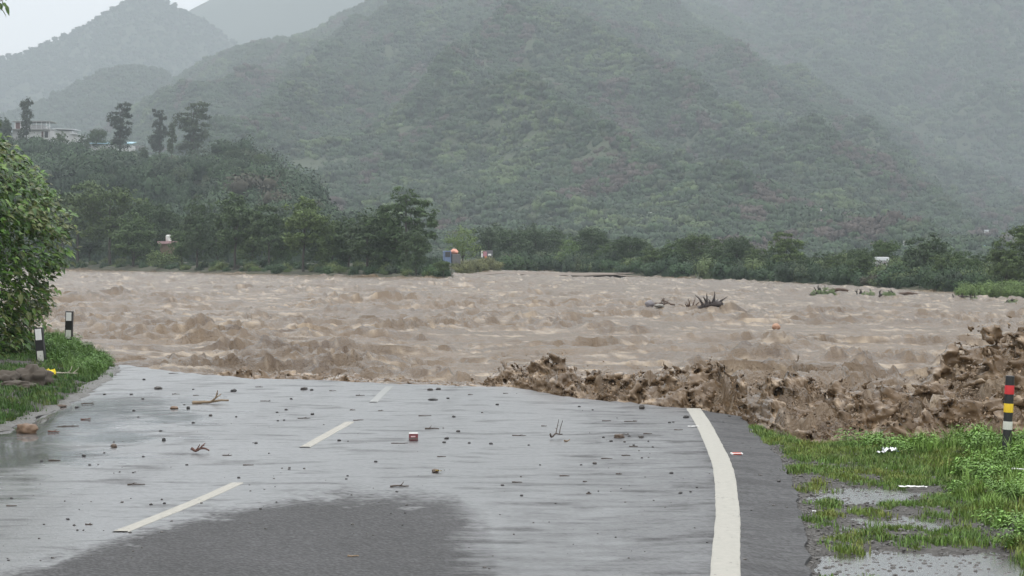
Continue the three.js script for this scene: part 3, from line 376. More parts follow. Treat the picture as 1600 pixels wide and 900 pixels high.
const shapes = {
  round: [1, 2].map((s) => treeShape({ seed: 100 + s, lobes: [[0, 0.5, 0, 0.3, 0.3], [0.2, 0.42, 0.06, 0.22, 0.24], [-0.21, 0.45, -0.05, 0.22, 0.25], [0.08, 0.74, 0, 0.22, 0.2], [-0.12, 0.7, 0.1, 0.2, 0.19], [0.02, 0.25, 0.15, 0.22, 0.15]], leaves: 6200, leaf: 0.3, tone: dark, fork: 0.22 })),
  slender: [1, 2].map((s) => treeShape({ seed: 200 + s, lobes: [[0.05, 0.86, 0, 0.2, 0.13], [-0.14, 0.72, 0.05, 0.22, 0.13], [0.17, 0.66, 0, 0.21, 0.13], [-0.04, 0.55, 0.1, 0.2, 0.13], [0.12, 0.42, -0.06, 0.18, 0.11], [-0.17, 0.45, -0.06, 0.17, 0.1]], leaves: 5200, leaf: 0.3, tone: mid, fork: 0.45, trunkR: 0.14 })),
  spread: [1, 2].map((s) => treeShape({ seed: 300 + s, lobes: [[0, 0.85, 0, 0.32, 0.11], [-0.26, 0.74, 0.08, 0.25, 0.11], [0.27, 0.76, 0, 0.25, 0.11], [0.06, 0.6, 0.14, 0.28, 0.12], [-0.1, 0.48, -0.1, 0.24, 0.1], [0.15, 0.42, 0, 0.2, 0.09]], leaves: 5200, leaf: 0.31, tone: dark, fork: 0.5, trunkR: 0.15 })),
  lobed: [1].map((s) => treeShape({ seed: 400 + s, h: 9, lobes: [[0.0, 0.9, 0, 0.14, 0.1], [-0.08, 0.76, 0.05, 0.17, 0.12], [0.16, 0.7, 0, 0.17, 0.12], [-0.2, 0.62, 0, 0.16, 0.13], [0.24, 0.5, 0.05, 0.15, 0.14], [0.02, 0.48, 0.1, 0.22, 0.2], [-0.15, 0.36, 0, 0.18, 0.16], [0.12, 0.28, 0.1, 0.19, 0.16]], leaves: 7500, leaf: 0.31, tone: [0.05, 0.088, 0.03], fork: 0.25 })),
  knobbly: [1, 2, 3].map((s) => { const r = rngOf(500 + s), L = []; for (let k = 0; k < 9; k++) L.push([(r() - 0.5) * 0.2, 0.22 + k * 0.085 + r() * 0.04, (r() - 0.5) * 0.2, 0.12 + r() * 0.08 * (1.3 - k * 0.06), 0.085 + r() * 0.03]); return treeShape({ seed: 510 + s, lobes: L, leaves: 4600, leaf: 0.3, tone: [0.04, 0.056, 0.03], fork: 0.3, trunkR: 0.17 }); }),
  shrub: [1, 2].map((s) => treeShape({ seed: 600 + s, h: 3, lobes: [[0, 0.5, 0, 0.42, 0.38], [0.35, 0.4, 0.1, 0.32, 0.3], [-0.36, 0.42, 0, 0.32, 0.3], [0.1, 0.3, 0.3, 0.35, 0.25]], leaves: 1500, leaf: 0.2, tone: lightG, fork: 0.2, trunkR: 0.05 })),
  willow: [1].map((s) => treeShape({ seed: 700 + s, h: 6, lobes: [[0, 0.62, 0, 0.32, 0.3], [0.22, 0.5, 0, 0.24, 0.26], [-0.24, 0.5, 0, 0.24, 0.26], [0, 0.34, 0.12, 0.3, 0.22]], leaves: 2600, leaf: 0.22, tone: [0.1, 0.155, 0.06], fork: 0.2, trunkR: 0.12 })),
};
function tree(kind, p, height, wide, label, group, name = 'riverside_tree', turn = 0) {
  const list = shapes[kind], s = list[used.get('tree_' + kind) % list.length || 0]; used.set('tree_' + kind, (used.get('tree_' + kind) ?? 0) + 1);
  const g = base(name, p, turn); g.scale.set(height / s.h * wide, height / s.h, height / s.h * wide);
  mesh('trunk', s.trunk, bark, g); mesh('crown', s.crown, crownMats[(used.get(name) * 7 + Math.round(height * 10)) % crownMats.length], g);
  return tag(g, label, 'tree', group);
}
const ordinal = ['first', 'second', 'third', 'fourth', 'fifth', 'sixth', 'seventh', 'eighth', 'ninth', 'tenth', 'eleventh', 'twelfth', 'thirteenth', 'fourteenth', 'fifteenth', 'sixteenth', 'seventeenth', 'eighteenth', 'nineteenth', 'twentieth', 'twenty-first', 'twenty-second', 'twenty-third', 'twenty-fourth', 'twenty-fifth', 'twenty-sixth'];
function bankTree(edge, kind, px, topY, wide, behind, label, group, name) { const p = bankSpot(edge, px, behind), top = at(px, topY, -p.z).y; return tree(kind, p, (top - p.y) * 1.04, wide * (edge === bankEdge ? 1.18 : 1.1), label, group, name, px * 1.7); }
const LB = 'trees along the left bank';
[['slender', 122, 286, 0.9, 4, 'slender layered tree at the left end of the left bank, beside the leafy shrub'],
 ['spread', 172, 292, 0.9, 8, 'flat-topped tree with a bare straight trunk, second from the left shrub'],
 ['round', 208, 330, 1.15, 2, 'low wide tree with forked pale limbs left of the red roof shed'],
 ['spread', 235, 318, 0.8, 16, 'thin flat-topped tree behind the low forked tree'],
 ['round', 308, 304, 0.62, 4, 'tall dense dark tree just right of the white water tank'],
 ['slender', 367, 306, 0.95, 3, 'airy tree with one straight visible trunk right of the dense dark tree'],
 ['slender', 420, 322, 0.85, 9, 'narrow tree half hidden, just left of the straight-trunked tree below the knoll end'],
 ['slender', 474, 312, 1.0, 3, 'tall open tree with a dark straight trunk below the end of the knoll'],
 ['round', 520, 334, 0.7, 9, 'grey-green tree between the open tree and the wide round tree'],
 ['round', 574, 324, 0.98, 3, 'wide round dark tree left of the tallest riverbank tree'],
 ['lobed', 634, 296, 0.98, 9, 'tallest riverbank tree with a bumpy three-lobed crown'],
 ['round', 650, 352, 0.75, 1, 'dark bushy tree in front of the tallest riverbank tree'],
 ['round', 284, 352, 0.8, 14, 'smaller dark tree behind the dense dark tree by the water tank'],
 ['round', 440, 356, 0.8, 14, 'smaller rounded tree behind the trunks below the knoll end'],
 ['round', 140, 342, 1.0, 16, 'smaller dark tree behind the slender layered tree by the shrub'],
 ['spread', 98, 300, 1.0, 14, 'dark tree peeping out right behind the leafy shrub'],
 ['round', 195, 318, 0.9, 24, 'dark tree in the second row above the low forked tree'],
 ['round', 262, 322, 0.9, 30, 'dark tree in the second row above the white water tank'],
 ['round', 340, 322, 0.8, 22, 'dark tree in the second row left of the airy tree'],
 ['round', 395, 330, 0.9, 18, 'dark tree in the second row right of the airy tree'],
 ['round', 450, 330, 0.8, 20, 'dark tree in the second row left of the tall open tree'],
 ['round', 502, 332, 0.9, 16, 'dark tree in the second row right of the tall open tree'],
 ['round', 545, 336, 0.9, 12, 'dark tree in the second row left of the wide round tree'],
 ['round', 605, 326, 0.9, 14, 'dark tree in the second row between the wide round and the tallest tree'],
].forEach(([k, px, ty, w, b, label]) => bankTree(bankEdge, k, px, ty, w, b, label, LB));
bankTree(bankEdge, 'spread', 693, 408, 1.1, 0.4, 'small dark tree standing alone at the tip of the left bank', null, 'small_tree');
[[100, 402, 1.1, 'yellow-green shrub at the left end of the left bank, touching the leafy shrub'], [188, 408, 1.1, 'low bright shrub between the flat-topped tree and the low forked tree'], [252, 386, 0.9, 'bright shrub in front of the shed with the water tank'], [335, 414, 1.0, 'low bright shrub left of the straight-trunked airy tree'], [400, 414, 1.1, 'low bright shrub just right of the straight-trunked airy tree'], [450, 418, 1.0, 'low shrub left of the dark straight trunk'], [530, 412, 1.15, 'brightest yellow-green shrub, at the foot of the wide round tree'], [600, 420, 1.0, 'low shrub between the wide round tree and the tallest tree'], [672, 418, 1.15, 'bright shrub near the tip of the left bank']].forEach(([px, ty, w, label]) => { const t = bankTree(bankEdge, 'shrub', px, ty, w * 1.2, 1.2, label, 'bright shrubs along the left bank', 'riverside_shrub'); t.userData.category = 'shrub'; });
const RB = 'trees along the far right bank';
[['willow', 722, 350, 1.05, 12, 'pale green rounded tree above the blue and orange truck'], ['round', 765, 347, 1.2, 40, 'dark tree behind the pale green rounded tree'], ['round', 800, 356, 1.2, 20, 'dark tree just right of the white hoarding'], ['round', 838, 348, 1.15, 20, 'dark tree left of the pale yellow-green tree'], ['willow', 890, 369, 0.9, 6, 'pale yellow-green tree in the middle of the hazy row'], ['spread', 925, 356, 1.0, 18, 'flat-topped tree just right of the pale yellow-green tree'], ['round', 950, 378, 1.1, 10, 'first low dark tree right of the flat-topped one in the hazy row'], ['spread', 985, 370, 1.0, 8, 'thin spreading tree near the middle of the hazy row'], ['round', 1022, 382, 1.2, 6, 'low tree right of the thin spreading tree'], ['round', 1052, 374, 1.2, 8, 'round tree above the driftwood stumps'], ['spread', 1092, 366, 1.1, 14, 'tall flat tree above the spiky root stump'], ['round', 1118, 378, 1.2, 8, 'dense tree right of the tall flat tree'], ['spread', 1150, 370, 1.0, 14, 'tall thin tree left of the conical dark tree'], ['round', 1180, 384, 1.2, 6, 'low tree touching the conical dark tree'], ['slender', 1229, 364, 1.1, 10, 'conical dark tree rising above the hazy row'], ['round', 1262, 398, 1.2, 6, 'low shrubby tree right of the conical dark tree'], ['round', 1302, 394, 1.2, 8, 'low tree above the stranded green branch'], ['spread', 1342, 388, 1.0, 12, 'small tree left of the white low roofs'], ['slender', 1345, 398, 1.2, 3, 'short dense tree in front of the small tree by the roofs'], ['spread', 1385, 376, 1.1, 30, 'flat grey tree behind the white low roofs'], ['willow', 1405, 404, 1.0, 4, 'light green bush tree beside the white low roofs'], ['round', 1452, 362, 1.25, 10, 'large broad tree right of the white low roofs'], ['round', 1478, 394, 1.1, 4, 'dark tree in front of the large broad tree'], ['round', 1515, 398, 1.2, 10, 'low tree between the large broad tree and the last big tree'], ['round', 1572, 364, 0.95, 0, 'last big dark tree at the right edge'], ['spread', 1612, 350, 0.9, 3, 'thin tree cut off by the right edge'],
 ['round', 782, 352, 1.2, 52, 'dark tree in the second row above the white hoarding'], ['round', 818, 350, 1.2, 48, 'dark tree in the second row right of the hoarding'], ['round', 862, 352, 1.2, 44, 'dark tree in the second row left of the pale yellow-green tree'], ['round', 905, 360, 1.2, 40, 'dark tree in the second row above the pale yellow-green tree'], ['round', 968, 368, 1.2, 34, 'grey tree in the second row left of the thin spreading tree'], ['round', 1005, 374, 1.2, 30, 'grey tree in the second row right of the thin spreading tree'], ['round', 1072, 372, 1.2, 36, 'grey tree in the second row left of the tall flat tree'], ['round', 1135, 374, 1.2, 30, 'grey tree in the second row left of the tall thin tree'], ['round', 1165, 378, 1.2, 28, 'grey tree in the second row right of the tall thin tree'], ['round', 1205, 384, 1.2, 26, 'grey tree in the second row left of the conical tree'], ['round', 1248, 388, 1.2, 26, 'grey tree in the second row right of the conical tree'], ['round', 1284, 390, 1.2, 24, 'grey tree in the second row above the stranded green branch'], ['round', 1322, 390, 1.2, 24, 'grey tree in the second row left of the white low roofs'], ['round', 1432, 384, 1.2, 24, 'grey tree in the second row left of the large broad tree'], ['round', 1495, 386, 1.2, 24, 'grey tree in the second row right of the large broad tree'], ['round', 1535, 392, 1.2, 22, 'grey tree in the second row left of the last big tree'],
].forEach(([k, px, ty, w, b, label]) => bankTree(bankEdgeRight, k, px, ty, w, b, label, RB));
{ // low growth that fills the foot of both rows of trees, and the woods on the knoll
  const r = rngOf(909), spots = [];
  for (let k = 0; k < 760; k++) { const px = 705 + r() * 1000, p = bankSpot(bankEdgeRight, px, 1 + r() * r() * 60), s = 0.5 + r() * 0.9; spots.push([p.x, p.y - 0.2, p.z, s * (1 + 0.002 * Math.max(0, -p.z - 150)) * (px < 778 ? 0.3 : 1), r() < 0.25 ? [0.085, 0.12, 0.045] : undefined]); }
  forest('undergrowth_right_bank', 'low bushes filling the foot of the hazy row of trees', nearClumps, spots, 910);
  const more = []; for (let k = 0; k < 330; k++) { const px = -80 + r() * 780, p = bankSpot(bankEdge, px, 1 + r() * r() * 70), s = 0.35 + r() * 0.65; more.push([p.x, p.y - 0.3, p.z, s, r() < 0.2 ? [0.1, 0.135, 0.045] : undefined]); }
  forest('undergrowth_left_bank', 'low bushes filling the foot of the left bank trees', nearClumps, more, 911);
  forest('forest_knoll', 'dense mixed woodland covering the knoll below the houses', nearClumps, cover(knoll, 4600, 2.6, 912, 0.99).map((q, i) => { if (i % 7 === 0) q[3] *= 1.5; return q; }).filter(([x, y, z, s]) => { const px = 800 + FOCAL * x / -z, top = 400 - (y + s * 1.5 - EYE) / -z * FOCAL; return !(px > 0 && px < 345 && top < (px < 80 ? 217 : px < 132 ? 221 : px < 212 ? 232 : 243)); }), 913);
}
const meet = (h, px, row) => { const u = (px - h.c0) / (h.c1 - h.c0); for (let v = 0; v <= 1; v += 0.004) { const p = h.point(u, v); if (400 - (p.y - EYE) / -p.z * FOCAL <= row) return p; } return h.point(u, 1); };   // where the slope is met along a bearing
const knollTop = (px) => knoll.farOf(px) - 3;
[['knobbly', 42, 152, 232, 0.62, 'tall narrow ivy-clad tree in front of the white house'], ['knobbly', 188, 163, 246, 0.95, 'tall knobbly tree right of the blue-roofed building'], ['knobbly', 250, 171, 250, 0.8, 'tall bare-stemmed tree in the middle of the knoll top'], ['knobbly', 269, 189, 250, 0.6, 'shorter thin tree beside the bare-stemmed tree'], ['knobbly', 301, 163, 254, 1.25, 'broadest tall tree on the knoll top'], ['round', 95, 203, 238, 0.9, 'round tree between the white house and the metal roof'], ['round', 132, 205, 246, 0.7, 'small tree left of the blue-roofed building'], ['spread', 155, 200, 246, 0.9, 'thin pale tree behind the blue-roofed building'], ['round', 8, 180, 230, 0.8, 'dark tree at the left end of the knoll, against the white house'], ['spread', 365, 232, 268, 1.1, 'rounded tree on the knoll slope, first after the broadest tall tree'], ['spread', 408, 240, 276, 1.0, 'spreading tree at the right shoulder of the knoll'], ['round', 436, 258, 302, 1.0, 'rounded tree just below the right shoulder of the knoll'], ['round', 330, 236, 262, 0.9, 'rounded tree right beside the broadest tall tree on the knoll'], ['round', 225, 226, 256, 1.0, 'rounded tree between the two tall trees on the knoll'], ['round', 462, 284, 330, 1.0, 'light tree at the lower right end of the knoll']].forEach(([k, px, ty, by, w, label]) => { const p = meet(knoll, px, by), h = at(px, ty, -p.z).y - p.y; tree(k, p, h, w, label, 'trees on top of the knoll', 'knoll_tree', px); });

// ---------------------------------------------------------------- leafy shrub on the left verge
const shrubLeafMat = new THREE.MeshPhysicalMaterial({ color: lin(1, 1, 1), vertexColors: true, roughness: 0.5, transmission: 0.22, thickness: 0, side: THREE.DoubleSide });
function broadLeaf(S, c, dir, up, L, W, tone, fold = 0.18, curl = 0.2) { // a pointed leaf folded along its midrib: eight triangles
  const a = dir.clone().normalize(), n = up.clone().addScaledVector(a, -up.dot(a)).normalize(), b = V3().crossVectors(n, a);
  const put = (t, w, k) => { const q = V3().copy(c).addScaledVector(a, t * L).addScaledVector(b, w * W).addScaledVector(n, k * W - curl * t * t * L); return S.v(q.x, q.y, q.z, n.x, n.y, n.z, ...tone); };
  const m0 = put(0, 0, 0), m1 = put(0.32, 0, 0), m2 = put(0.68, 0, 0), m3 = put(1, 0, 0), l1 = put(0.28, 0.5, fold), l2 = put(0.65, 0.36, fold), r1 = put(0.28, -0.5, fold), r2 = put(0.65, -0.36, fold);
  for (const [x, y, z] of [[m0, m1, l1], [l1, m1, m2], [l1, m2, l2], [l2, m2, m3], [m0, r1, m1], [r1, m2, m1], [r1, r2, m2], [r2, m3, m2]]) S.tri(x, y, z);
}
{
  const r = rngOf(2024), g = base('leafy_shrub', V3(-8.98, 0.15, -28.6)), stems = [], S = new Soup(), soft = new Soup();
  tag(g, 'tall bright green leafy shrub at the left edge behind the striped post', 'shrub');
  const out = table([[-0.3, 1.75], [0.1, 1.85], [0.35, 1.75], [0.7, 1.95], [1.05, 1.9], [1.35, 2.25], [1.6, 2.2], [1.9, 2.25], [2.15, 2.2], [2.4, 2.0], [2.7, 1.82], [3.0, 1.55], [3.25, 1.3], [3.5, 1.15], [3.8, 0.5], [4.1, -0.2]]);   // how far the leaves reach to the right at each height
  const tips = [];
  for (let k = 0; k < 46; k++) { const y = r() * 3.7, reach = (out(y) - 0.25) * (0.55 + 0.45 * r()), z = (r() - 0.4) * 1.9, p = V3(reach - (r() < 0.35 ? r() * 1.6 : 0), y, z); tips.push(p); stems.push(limb([V3((r() - 0.5) * 0.5 - 0.2, -0.3, (r() - 0.5) * 0.5), V3(p.x * 0.35, y * 0.55, z * 0.4), p], 0.035, 0.006, 5, 0.05, k)); }
  mesh('stem', join(stems), bark, g);
  const tones = [[0.07, 0.16, 0.022], [0.1, 0.21, 0.026], [0.05, 0.115, 0.02], [0.13, 0.225, 0.032], [0.036, 0.084, 0.018], [0.085, 0.11, 0.03]];
  for (let k = 0; k < 24000; k++) {
    const y = -0.25 + r() * 4.2, edge = out(y) * (1 + 0.1 * n2(y * 3.1, k % 5)) + 0.12 * n3(y * 2.5, r(), 3), z0 = (r() - 0.4) * 2.2, x = edge - (r() ** 1.6) * 2.6 - Math.abs(z0) ** 1.6 * 0.22;
    if (n3(x * 1.3, y * 1.3, z0 * 1.3 + 5) < -0.35 && r() < 0.85) continue;
    const c = V3(x, y, z0), o = V3(0.5 + (x > edge - 0.6 ? 0.5 : 0) + (r() - 0.5) * 1.6, -0.15 + (r() - 0.5) * 1.1, 0.5 + (r() - 0.5) * 1.6).normalize(), up = V3((r() - 0.5) * 0.9 + 0.2, 1, 0.35 + (r() - 0.5) * 0.9);
    const t = tones[Math.floor(r() * tones.length)], w = 0.75 + r() * 0.5, pale = n2(x * 0.9 + 3, y * 0.9) > 0.35 && r() < 0.4 ? [0.13, 0.16, 0.04] : t, L = 0.045 + r() ** 1.6 * 0.105;
    broadLeaf(S, c, o, up, L, L * (0.5 + r() * 0.2), [pale[0] * w, pale[1] * w, pale[2] * w], 0.12 + r() * 0.2, 0.1 + r() * 0.5);
  }
  mesh('foliage', S.geo(false), shrubLeafMat, g);
  // the pale budding branch that reaches out furthest, and the high spray that hangs into the top corner
  const arm = limb([V3(1.2, 1.3, 0.2), V3(1.9, 1.62, 0.3), V3(2.45, 1.8, 0.35)], 0.012, 0.004, 5, 0, 3); mesh('branch', arm, bark, g);
  for (let k = 0; k < 130; k++) { const t = r(), c = V3(lerp(1.6, 2.5, t) + (r() - 0.5) * 0.3, lerp(1.45, 1.85, t) + (r() - 0.5) * 0.5, 0.3 + (r() - 0.5) * 0.4); broadLeaf(soft, c, V3(r(), r() - 0.6, r() - 0.5), V3(r() - 0.5, 1, r() - 0.5), 0.06 + r() * 0.04, 0.035, [0.16, 0.19, 0.07]); }
  const high = limb([V3(-0.2, 0.5, -0.1), V3(0.1, 3.2, 0), V3(0.95, 4.95, 0.2), V3(1.5, 5.22, 0.3)], 0.03, 0.006, 5, 0, 4); mesh('branch', high, bark, g);
  for (let k = 0; k < 70; k++) { const c = V3(lerp(0.7, 1.52, r()), 5.2 + (r() - 0.3) * 0.45, 0.2 + (r() - 0.5) * 0.4); broadLeaf(soft, c, V3(r(), -r(), r() - 0.5), V3(r() - 0.5, 1, r() - 0.5), 0.1 + r() * 0.08, 0.06, [0.09, 0.16, 0.035]); }
  mesh('young_leaves', soft.geo(false), shrubLeafMat, g);
}

// ---------------------------------------------------------------- grass and weeds
function tuftShape(seed, blades, hgt, spread, wid, tone) { const r = rngOf(seed), S = new Soup(); for (let k = 0; k < blades; k++) { const a = r() * 6.28, q = r() * spread, x = Math.cos(a) * q, z = Math.sin(a) * q, h = hgt * (0.5 + r() * 0.8), b = r() * 6.28, lean = h * (0.2 + r() * 0.6), lx = Math.cos(b) * lean, lz = Math.sin(b) * lean, wx = -Math.sin(b) * wid, wz = Math.cos(b) * wid, t = 0.7 + r() * 0.6, c = [tone[0] * t, tone[1] * t, tone[2] * t];
    const p = [[x - wx, -0.01, z - wz], [x + wx, -0.01, z + wz], [x + lx * 0.35 - wx * 0.8, h * 0.6, z + lz * 0.35 - wz * 0.8], [x + lx * 0.35 + wx * 0.8, h * 0.6, z + lz * 0.35 + wz * 0.8], [x + lx, h, z + lz]].map((v) => S.v(...v, 0, 1, 0, ...c)); S.tri(p[0], p[1], p[2]); S.tri(p[1], p[3], p[2]); S.tri(p[2], p[3], p[4]); } return S.geo(false); }
function weedShape(seed, leaves, hgt, tone) { const r = rngOf(seed), S = new Soup(); for (let k = 0; k < leaves; k++) { const a = r() * 6.28, h = hgt * (0.15 + 0.85 * r()), q = 0.12 * r(); const t = 0.7 + r() * 0.6; broadLeaf(S, V3(Math.cos(a) * q, h, Math.sin(a) * q), V3(Math.cos(a), 0.3 - r() * 0.6, Math.sin(a)), V3((r() - 0.5) * 0.7, 1, (r() - 0.5) * 0.7), 0.018 + r() * 0.03, 0.012 + r() * 0.01, [tone[0] * t, tone[1] * t, tone[2] * t]); if (k % 4 === 0) { const b = [[-0.002, 0, 0], [0.002, 0, 0], [Math.cos(a) * q, h, Math.sin(a) * q]].map((v) => S.v(...v, 0, 0, 1, tone[0], tone[1], tone[2])); S.tri(...b); } } return S.geo(false); }
const grassMat = new THREE.MeshStandardMaterial({ color: lin(1, 1, 1), vertexColors: true, roughness: 0.6, side: THREE.DoubleSide });
function scatter(name, label, shapes, spots, seed, mat = grassMat) { const r = rngOf(seed), group = new THREE.Group(); group.name = name; scene.add(group); tag(group, label, 'grass', null, 'stuff');
  shapes.forEach((g, k) => { const mine = spots.filter((_, i) => i % shapes.length === k), inst = new THREE.InstancedMesh(g, mat, mine.length), M = new THREE.Matrix4(), q = new THREE.Quaternion(), col = new THREE.Color(); mine.forEach(([x, y, z, s, c], i) => { q.setFromEuler(new THREE.Euler((r() - 0.5) * 0.25, r() * 6.28, (r() - 0.5) * 0.25)); M.compose(V3(x, y, z), q, V3(s, s * (0.8 + r() * 0.4), s)); inst.setMatrixAt(i, M); const w = 0.8 + r() * 0.4; inst.setColorAt(i, col.setRGB(w * (c?.[0] ?? 1), w * (c?.[1] ?? 1), w * (c?.[2] ?? 1))); }); inst.name = 'tufts'; inst.castShadow = inst.receiveShadow = true; inst.userData.kind = 'stuff'; group.add(inst); }); return group; }
{
  const short = [tuftShape(1, 26, 0.03, 0.06, 0.0026, [0.105, 0.185, 0.032]), tuftShape(2, 24, 0.033, 0.06, 0.0024, [0.13, 0.18, 0.036]), tuftShape(3, 24, 0.022, 0.07, 0.003, [0.09, 0.165, 0.03])];
  const lush = [weedShape(4, 130, 0.13, [0.13, 0.25, 0.04]), tuftShape(8, 40, 0.11, 0.09, 0.0032, [0.16, 0.27, 0.045]), tuftShape(6, 34, 0.15, 0.08, 0.0035, [0.15, 0.25, 0.045]), tuftShape(7, 34, 0.1, 0.08, 0.0035, [0.14, 0.23, 0.04])];
  const r = rngOf(55), low = [], tall = [];
  for (let k = 0; k < 220000 && low.length < 17000; k++) { const d = 5 + r() * 15, x = tarRight(d) + 0.02 + r() * 4.2, o = x - tarRight(d), e = -seaward(x, d); if (e < 0.02) continue; const y = vergeRightY(x, d); if (y < -0.062) continue; const n = fbm(n2, x * 2.1 + 5, d * 1.3, 3) + 0.35 * smooth(0.7, 1.6, o) + 0.5 * smooth(2.6, 1.2, e) + 0.14 * smooth(-0.05, 0.0, y) - 0.32 * smooth(0.18, 0.02, o) * (e > 1.5 ? 1 : 0); if (n < 0.06 + (r() - 0.5) * 0.3) continue; low.push([x, y, -d, 0.7 + r() * 0.8, n2b(x, d) > 0.3 ? [1.25, 1.05, 1] : undefined]); }
  for (let k = 0; k < 60000 && tall.length < 4200; k++) { const d = 8 + r() * 12, x = tarRight(d) + 0.4 + r() * 4.5, o = x - tarRight(d), e = -seaward(x, d); if (e < 0) continue; const n = smooth(1.0, 2.0, o + 0.25 * fbm(n2, x * 2, d * 2, 3)) * 0.9 + smooth(1.0, 0.3, e) * smooth(0.5, 1.2, o) * 0.8; if (r() > n) continue; tall.push([x, vergeRightY(x, d), -d, 0.55 + r() * 0.6]); }
  scatter('grass_verge_right', 'short grass growing in the gravel beside the road', short, low, 56);
  scatter('grass_lush_right', 'lush green weeds around the red and yellow banded post', lush, tall, 57);
  const lowL = [], tallL = [];
  for (let k = 0; k < 40000 && lowL.length < 5200; k++) { const d = 12 + r() * 22, x = tarLeft(d) - r() * 3.4, o = tarLeft(d) - x, e = -seaward(x, d); if (e < -0.1) continue; const bareP = Math.exp(-(((x + 7.2) / 0.75) ** 2 + ((d - 26.2) / 0.9) ** 2)); if (r() < bareP * 1.15 || r() < smooth(0.25, 0.0, o) * 0.8) continue; lowL.push([x, vergeLeftY(x, d), -d, 1.0 + r() * 1.1, r() < 0.25 ? [0.85, 0.8, 0.8] : [0.5, 0.68, 0.6]]); }
  for (let k = 0; k < 30000 && tallL.length < 1300; k++) { const d = 24.5 + r() * 8, x = tarLeft(d) - r() * 2.6, o = tarLeft(d) - x, e = -seaward(x, d); if (e < -0.2 || (d < 27.4 && x < -6.4)) continue; const n = smooth(2.6, 0.6, e) * smooth(0.05, 0.35, o); if (r() > n) continue; if (Math.hypot(x + 7.28, d - 31) < 0.9 && r() < 0.8) continue; tallL.push([x, vergeLeftY(x, d) - 0.02, -d, 0.55 + r() * 0.8, [0.62, 0.7, 0.68]]); }
  scatter('grass_verge_left', 'grass along the left road edge below the mud heap', short, lowL, 58);
  scatter('grass_lush_left', 'leafy weeds in front of the far striped post', lush, tallL, 59);
  const gravel = [], gshape = [rockShape(1, 0.6, 0.8, 3, 0.3, 1), rockShape(1, 0.55, 0.9, 8, 0.3, 1)];
  for (let k = 0; k < 9000; k++) { const d = 5 + r() * 12, x = tarRight(d) + 0.01 + (r() ** 1.3) * 1.6, y = vergeRightY(x, d); if (-seaward(x, d) < 0.1) continue; const s = 0.005 + r() * r() * 0.016; gravel.push([x, Math.max(y, -0.064) + s * 0.1, -d, s]); }
  for (let k = 0; k < 1500; k++) { const d = 8.5 + r() * r() * 15, x = lerp(tarLeft(d) + 0.1, tarRight(d) - 0.05, r()); if (seaward(x, d) > -0.1) continue; if (fbm(n2b, x * 0.9, d * 1.1, 3) < 0.12 && r() < 0.85) continue; const s = 0.002 + r() ** 4 * 0.011; gravel.push([x, roadY(x, d) + s * 0.2, -d, s]); }
  const gm = std(0.075, 0.07, 0.065, 0.45); const gr = scatter('gravel', 'loose dark gravel and grit on the verge and the road', gshape, gravel, 60, gm); gr.userData.category = 'gravel'; gr.children.forEach((c) => { c.name = 'stones'; });
}

// ---------------------------------------------------------------- striped guard posts
const black = std(0.012, 0.012, 0.013, 0.45), white = std(0.72, 0.72, 0.7, 0.5), whiteDirty = std(0.55, 0.55, 0.5, 0.6), yellow = std(0.75, 0.5, 0.02, 0.45), red = std(0.55, 0.025, 0.03, 0.45);
function slabPost(px, topRow, footRow, d, lean, label, tips) { // flat black post with two white panels let into its face
  const foot = at(px, footRow, d), s = d / FOCAL, H = (footRow - topRow) * s, W = 0.118, g = base('guard_post', foot); g.rotation.z = lean; tag(g, label, 'guard post', 'striped guard posts on the left verge');
  mesh('body', box(W, H + 0.25, 0.1, 0, H / 2 - 0.125, 0, 0.008), black, g);
  tips.forEach(([a, b], i) => { const y0 = (footRow - b) * s, y1 = (footRow - a) * s; mesh('white_panel', box(W - 0.03, y1 - y0, 0.012, 0, (y0 + y1) / 2, 0.0515, 0.003), i ? whiteDirty : white, g); });
  return g;
}
const p1 = slabPost(66.5, 511.5, 580, 27.4, 0.085, 'black and white striped post beside the mud heap and yellow wrapper', [[513.5, 531], [548, 566]]);
mesh('plate', box(0.02, 0.006, 0.004, 0.004, (580 - 555.5) * 27.4 / FOCAL, 0.0595), std(0.1, 0.1, 0.1, 0.6), p1);
slabPost(107, 486, 552, 31.6, -0.03, 'black and white striped post standing behind the leafy weeds', [[488, 501], [515.5, 529]]);
{
  const d = 14.45, foot = at(1571.5, 725, d), g = base('guard_post', foot); g.rotation.z = -0.045; tag(g, 'black post with red, yellow and white bands in the right-hand grass', 'guard post');
  const s = d / FOCAL, R = 0.033, H = (725 - 586.5) * s, prof = [[0, -0.3], [R * 1.02, -0.3], [R, 0], [R, H - 0.006], [R - 0.006, H], [0, H]].map(([x, y]) => new THREE.Vector2(x, y));
  mesh('body', new THREE.LatheGeometry(prof, 22), black, g);
  for (const [a, b, m, name] of [[601.5, 615.5, red, 'red_band'], [630, 644, yellow, 'yellow_band'], [658, 671, whiteDirty, 'white_band']]) { const y0 = (725 - b) * s, y1 = (725 - a) * s; const c = new THREE.LatheGeometry([[R - 0.001, y0], [R + 0.0025, y0 + 0.001], [R + 0.0025, y1 - 0.001], [R - 0.001, y1]].map(([x, y]) => new THREE.Vector2(x, y)), 22); mesh(name, c, m, g); }
}

